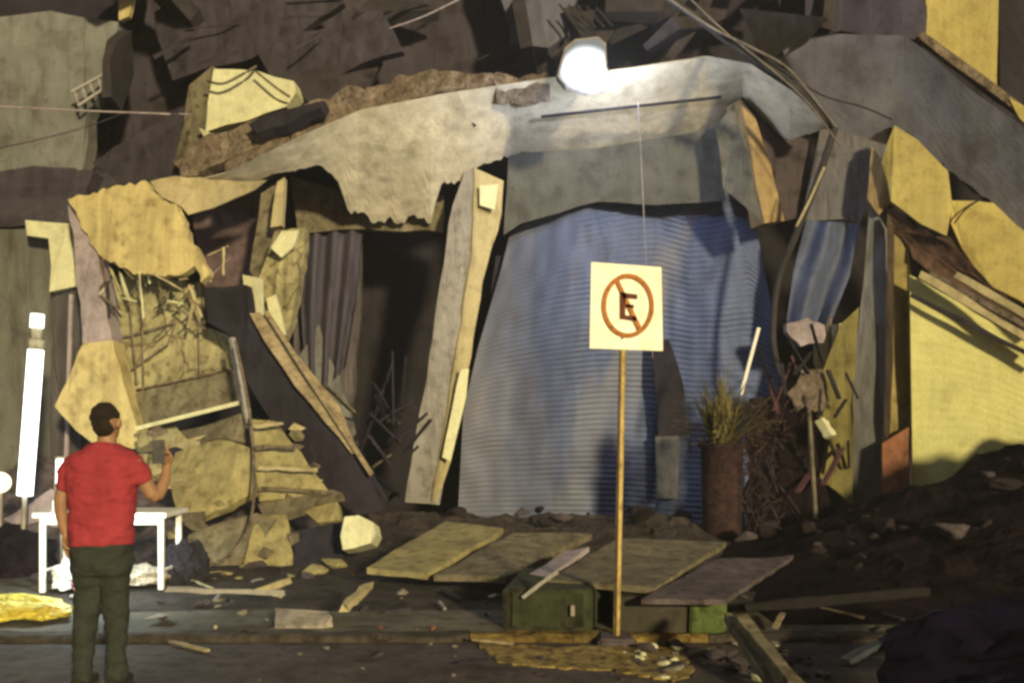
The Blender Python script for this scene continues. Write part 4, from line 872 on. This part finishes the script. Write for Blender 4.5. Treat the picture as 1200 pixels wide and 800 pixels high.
post_m = mat('galvanised_post_ochre', (.46, .35, .14), raw=True, scale=6, var=.35, stain=.5, rough=.5, metal=.15, stretch=(1, 1, .6))
a = P((722, 757, SY+.03)); b = P((732, 312, SY+.03))
ps = [a.lerp(b, i/20) for i in range(21)]
bm = bmesh.new(); tube_bm(bm, ps, .026, 12); link('post', bm, post_m, SG, True)
prism('footing', [(sb.x-.14, SY-.11), (sb.x+.15, SY-.13), (sb.x+.13, SY+.16), (sb.x-.12, SY+.14)], .06, -.02, M['stoned'], SG, bev=.02)
beam('post_rib', P((722, 752, SY+.0)), P((727.5, 413, SY+.0)), .012, .008, M['rust'], SG)
for yy in (322, 396):
    tube('bolt', [P((729.5, yy, SY-.012)), P((729.5, yy, SY+.01))], .008, M['steel'], SG)

# ------------------------------------------------------------------ THE MAN
PY = 6.0
def q(px, py, dy=0): return P((px, py, PY))+Vector((0, dy, 0))
MAN = empty('person', P((118, 805, PY)), 'man seen from behind in a red t-shirt and dark jeans holding up a phone', 'person')
skin = mat('skin', (.30, .17, .10), raw=True, var=.1, stain=.1, bump=.05, rough=.55)
hairm = mat('dark_hair', (.018, .013, .010), raw=True, var=.3, scale=30, bump=.5)
shirtm = mat('red_cotton', (.30, .034, .05), raw=True, var=.12, stain=.12, scale=3, bump=.12)
jeanm = mat('dark_denim', (.030, .036, .032), raw=True, var=.2, stain=.2, scale=5, bump=.2)
shoem = mat('dark_shoe', (.03, .025, .02), raw=True)
def limb(bm, pts, rads, n=14, sq=None):
    tube_bm(bm, smooth_path(pts, 4), [rads[min(i//4, len(rads)-1)]+(rads[min(i//4+1, len(rads)-1)]-rads[min(i//4, len(rads)-1)])*((i % 4)/4) for i in range(4*(len(pts)-1)+1)], n, True, None if sq is None else [sq]*(4*(len(pts)-1)+1))
def torso(bm, rows):
    """rows: (px centre, py, half width px, half depth m, dy)"""
    rings = []
    for cx_, py, hw, hd, dy in rows:
        c = q(cx_, py, dy); hwm = hw/F*PY
        rings.append([bm.verts.new(c+Vector((math.copysign(abs(math.cos(t))**.85, math.cos(t))*hwm, math.copysign(abs(math.sin(t))**.85, math.sin(t))*hd, 0))) for t in [2*math.pi*k/28 for k in range(28)]])
    for i in range(len(rings)-1):
        for k in range(28): bm.faces.new((rings[i][k], rings[i][(k+1) % 28], rings[i+1][(k+1) % 28], rings[i+1][k]))
    bm.faces.new(rings[0]); bm.faces.new(rings[-1][::-1])
def ellipsoid(bm, c, r, n=3, rot=None):
    b2 = bmesh.ops.create_icosphere(bm, subdivisions=n, radius=1)
    for v in b2['verts']:
        w_ = Vector((v.co.x*r[0], v.co.y*r[1], v.co.z*r[2]))
        v.co = (rot @ w_ if rot else w_)+c
def hand(bm, wr, d, palm_n, thumb_side, curl, s=1.0):
    """palm from the wrist along d; palm faces palm_n; fingers curl towards palm_n"""
    d = d.normalized(); pn = (palm_n-d*palm_n.dot(d)).normalized(); sd_ = d.cross(pn)*thumb_side
    for k in range(5):
        t = -.034+.017*k
        tube_bm(bm, [wr+sd_*t*.6, wr+d*.05*s+sd_*t*.9, wr+d*.088*s+sd_*t], [.014, .014, .011], 8)
    for k, L_ in enumerate((.062, .078, .074, .070)):
        t = -.032+.020*k; p0 = wr+d*.084*s+sd_*t; dd = d.copy(); pts = [p0]
        for j in range(3):
            ax = Matrix.Rotation(curl*(j+.6)*.6, 3, d.cross(pn)); dd = (ax @ d); pts.append(pts[-1]+dd*L_*(.42, .33, .25)[j]*s)
        tube_bm(bm, pts, [.0095, .009, .0082, .0065], 8)
    th0 = wr+d*.02+sd_*.034
    tube_bm(bm, [th0, th0+(d*.6+sd_*.7+pn*.2).normalized()*.038, th0+(d*.6+sd_*.7).normalized()*.038+(d*.8+pn*.6).normalized()*.034, th0+(d*.6+sd_*.7).normalized()*.038+(d*.6+pn*.9).normalized()*.058], [.013, .0115, .010, .007], 8)
bm = bmesh.new()
# head, neck
ellipsoid(bm, q(125, 491, 0), (.074, .092, .100)); ellipsoid(bm, q(125, 503, .035), (.060, .066, .085))
tube_bm(bm, smooth_path([q(124, 530, .0), q(125, 515, .005), q(125, 500, .01)], 4), .056, 14)
ellipsoid(bm, q(125, 497, .100), (.013, .022, .024))                                # nose
for sx in (-1, 1): ellipsoid(bm, q(125, 496, .005)+Vector((sx*.077, 0, 0)), (.012, .024, .032))   # ears
ellipsoid(bm, q(125, 507, .088), (.026, .014, .010)); ellipsoid(bm, q(125, 514, .075), (.026, .026, .018))
# trunk
torso(bm, [(122, 524, 16, .07, 0), (122, 534, 34, .095, 0), (121, 550, 37, .115, 0), (120, 580, 33, .115, 0), (119, 610, 31, .105, 0), (119, 635, 33, .115, 0), (119, 652, 34, .12, 0)])
# legs
limb(bm, [q(104, 645, 0), q(100, 710, .01), q(98, 742, .0), q(97, 798, -.02)], [.088, .064, .055, .042])
limb(bm, [q(134, 645, 0), q(135, 710, .01), q(136, 742, .0), q(136, 798, -.02)], [.088, .064, .055, .042])
for fx in (96, 137):
    limb(bm, [q(fx, 800, -.06), q(fx, 800, .05), q(fx, 802, .16)], [.035, .04, .028])
# arms: left hangs, right bent up
limb(bm, [q(86, 540, 0), q(77, 565, .0), q(72, 590, -.01), q(74, 612, .0), q(77, 626, .01)], [.058, .048, .040, .034, .027])
limb(bm, [q(156, 542, 0), q(166, 560, .02), q(178, 582, .05), q(184, 566, .12), q(184, 548, .17)], [.058, .050, .042, .036, .026])
hand(bm, q(77, 627, .01), Vector((.06, .03, -1)), Vector((1, 0, 0)), 1, .5)
hand(bm, q(184, 548, .17), Vector((-.18, .15, 1)), Vector((-.5, -.9, 0)), 1, .45)
body = remeshed('body', bm, skin, MAN, vox=.0052, it=1)
# eyes as small parts on the far side of the face
for sx in (-1, 1): 
    bm = bmesh.new(); ellipsoid(bm, q(125, 494, .088)+Vector((sx*.030, 0, .004)), (.012, .010, .010)); link('eye', bm, M['white'], MAN, True)
bm = bmesh.new()
ellipsoid(bm, q(124, 487, -.012), (.079, .098, .086)); ellipsoid(bm, q(124, 497, -.040), (.070, .066, .070)); ellipsoid(bm, q(125, 491, .0), (.080, .070, .074))
for v in bm.verts:
    if v.co.y > PY+.072: v.co.y = PY+.072
hair = remeshed('hair', bm, hairm, MAN, vox=.008, it=1, wrinkle=.016, seed=4)
bm = bmesh.new()
torso(bm, [(124, 518, 14, .066, 0), (123, 524, 24, .085, 0), (122, 532, 37, .11, 0), (121, 544, 43, .128, 0), (120, 565, 42, .135, 0), (120, 590, 39, .13, 0), (119, 615, 38, .125, 0), (118, 638, 38, .13, 0)])
limb(bm, [q(90, 540, 0), q(81, 556, 0), q(77, 574, 0)], [.072, .066, .064])
limb(bm, [q(152, 540, 0), q(160, 553, .01), q(166, 566, .02)], [.072, .068, .064])
shirt = remeshed('shirt', bm, shirtm, MAN, vox=.010, it=4, wrinkle=.014, seed=3)
bm = bmesh.new()
torso(bm, [(119, 630, 35, .122, 0), (119, 645, 36, .128, 0), (119, 662, 36, .125, 0), (119, 672, 34, .11, 0)])
limb(bm, [q(105, 655, 0), q(103, 685, .005), q(100, 725, .01), q(98, 760, 0), q(97, 797, -.01)], [.094, .088, .076, .064, .060])
limb(bm, [q(133, 655, 0), q(134, 685, .005), q(136, 725, .01), q(136, 760, 0), q(137, 797, -.01)], [.094, .088, .076, .064, .060])
jeans = remeshed('trousers', bm, jeanm, MAN, vox=.010, it=3, wrinkle=.014, seed=9)
for fx in (96, 137):
    bm = bmesh.new(); limb(bm, [q(fx, 800, -.085), q(fx, 799, .05), q(fx, 801, .18)], [.042, .047, .034]); 
    for v in bm.verts:
        if v.co.z < .004: v.co.z = .004
    link('shoe', bm, shoem, MAN, True)
ph = box('phone', q(176, 530, .14), (.075, .012, .150), mat('phone_body', (.015, .015, .02), raw=True, rough=.3), None, .25)
tag(ph, 'dark phone held up in the right hand of the man', 'phone')
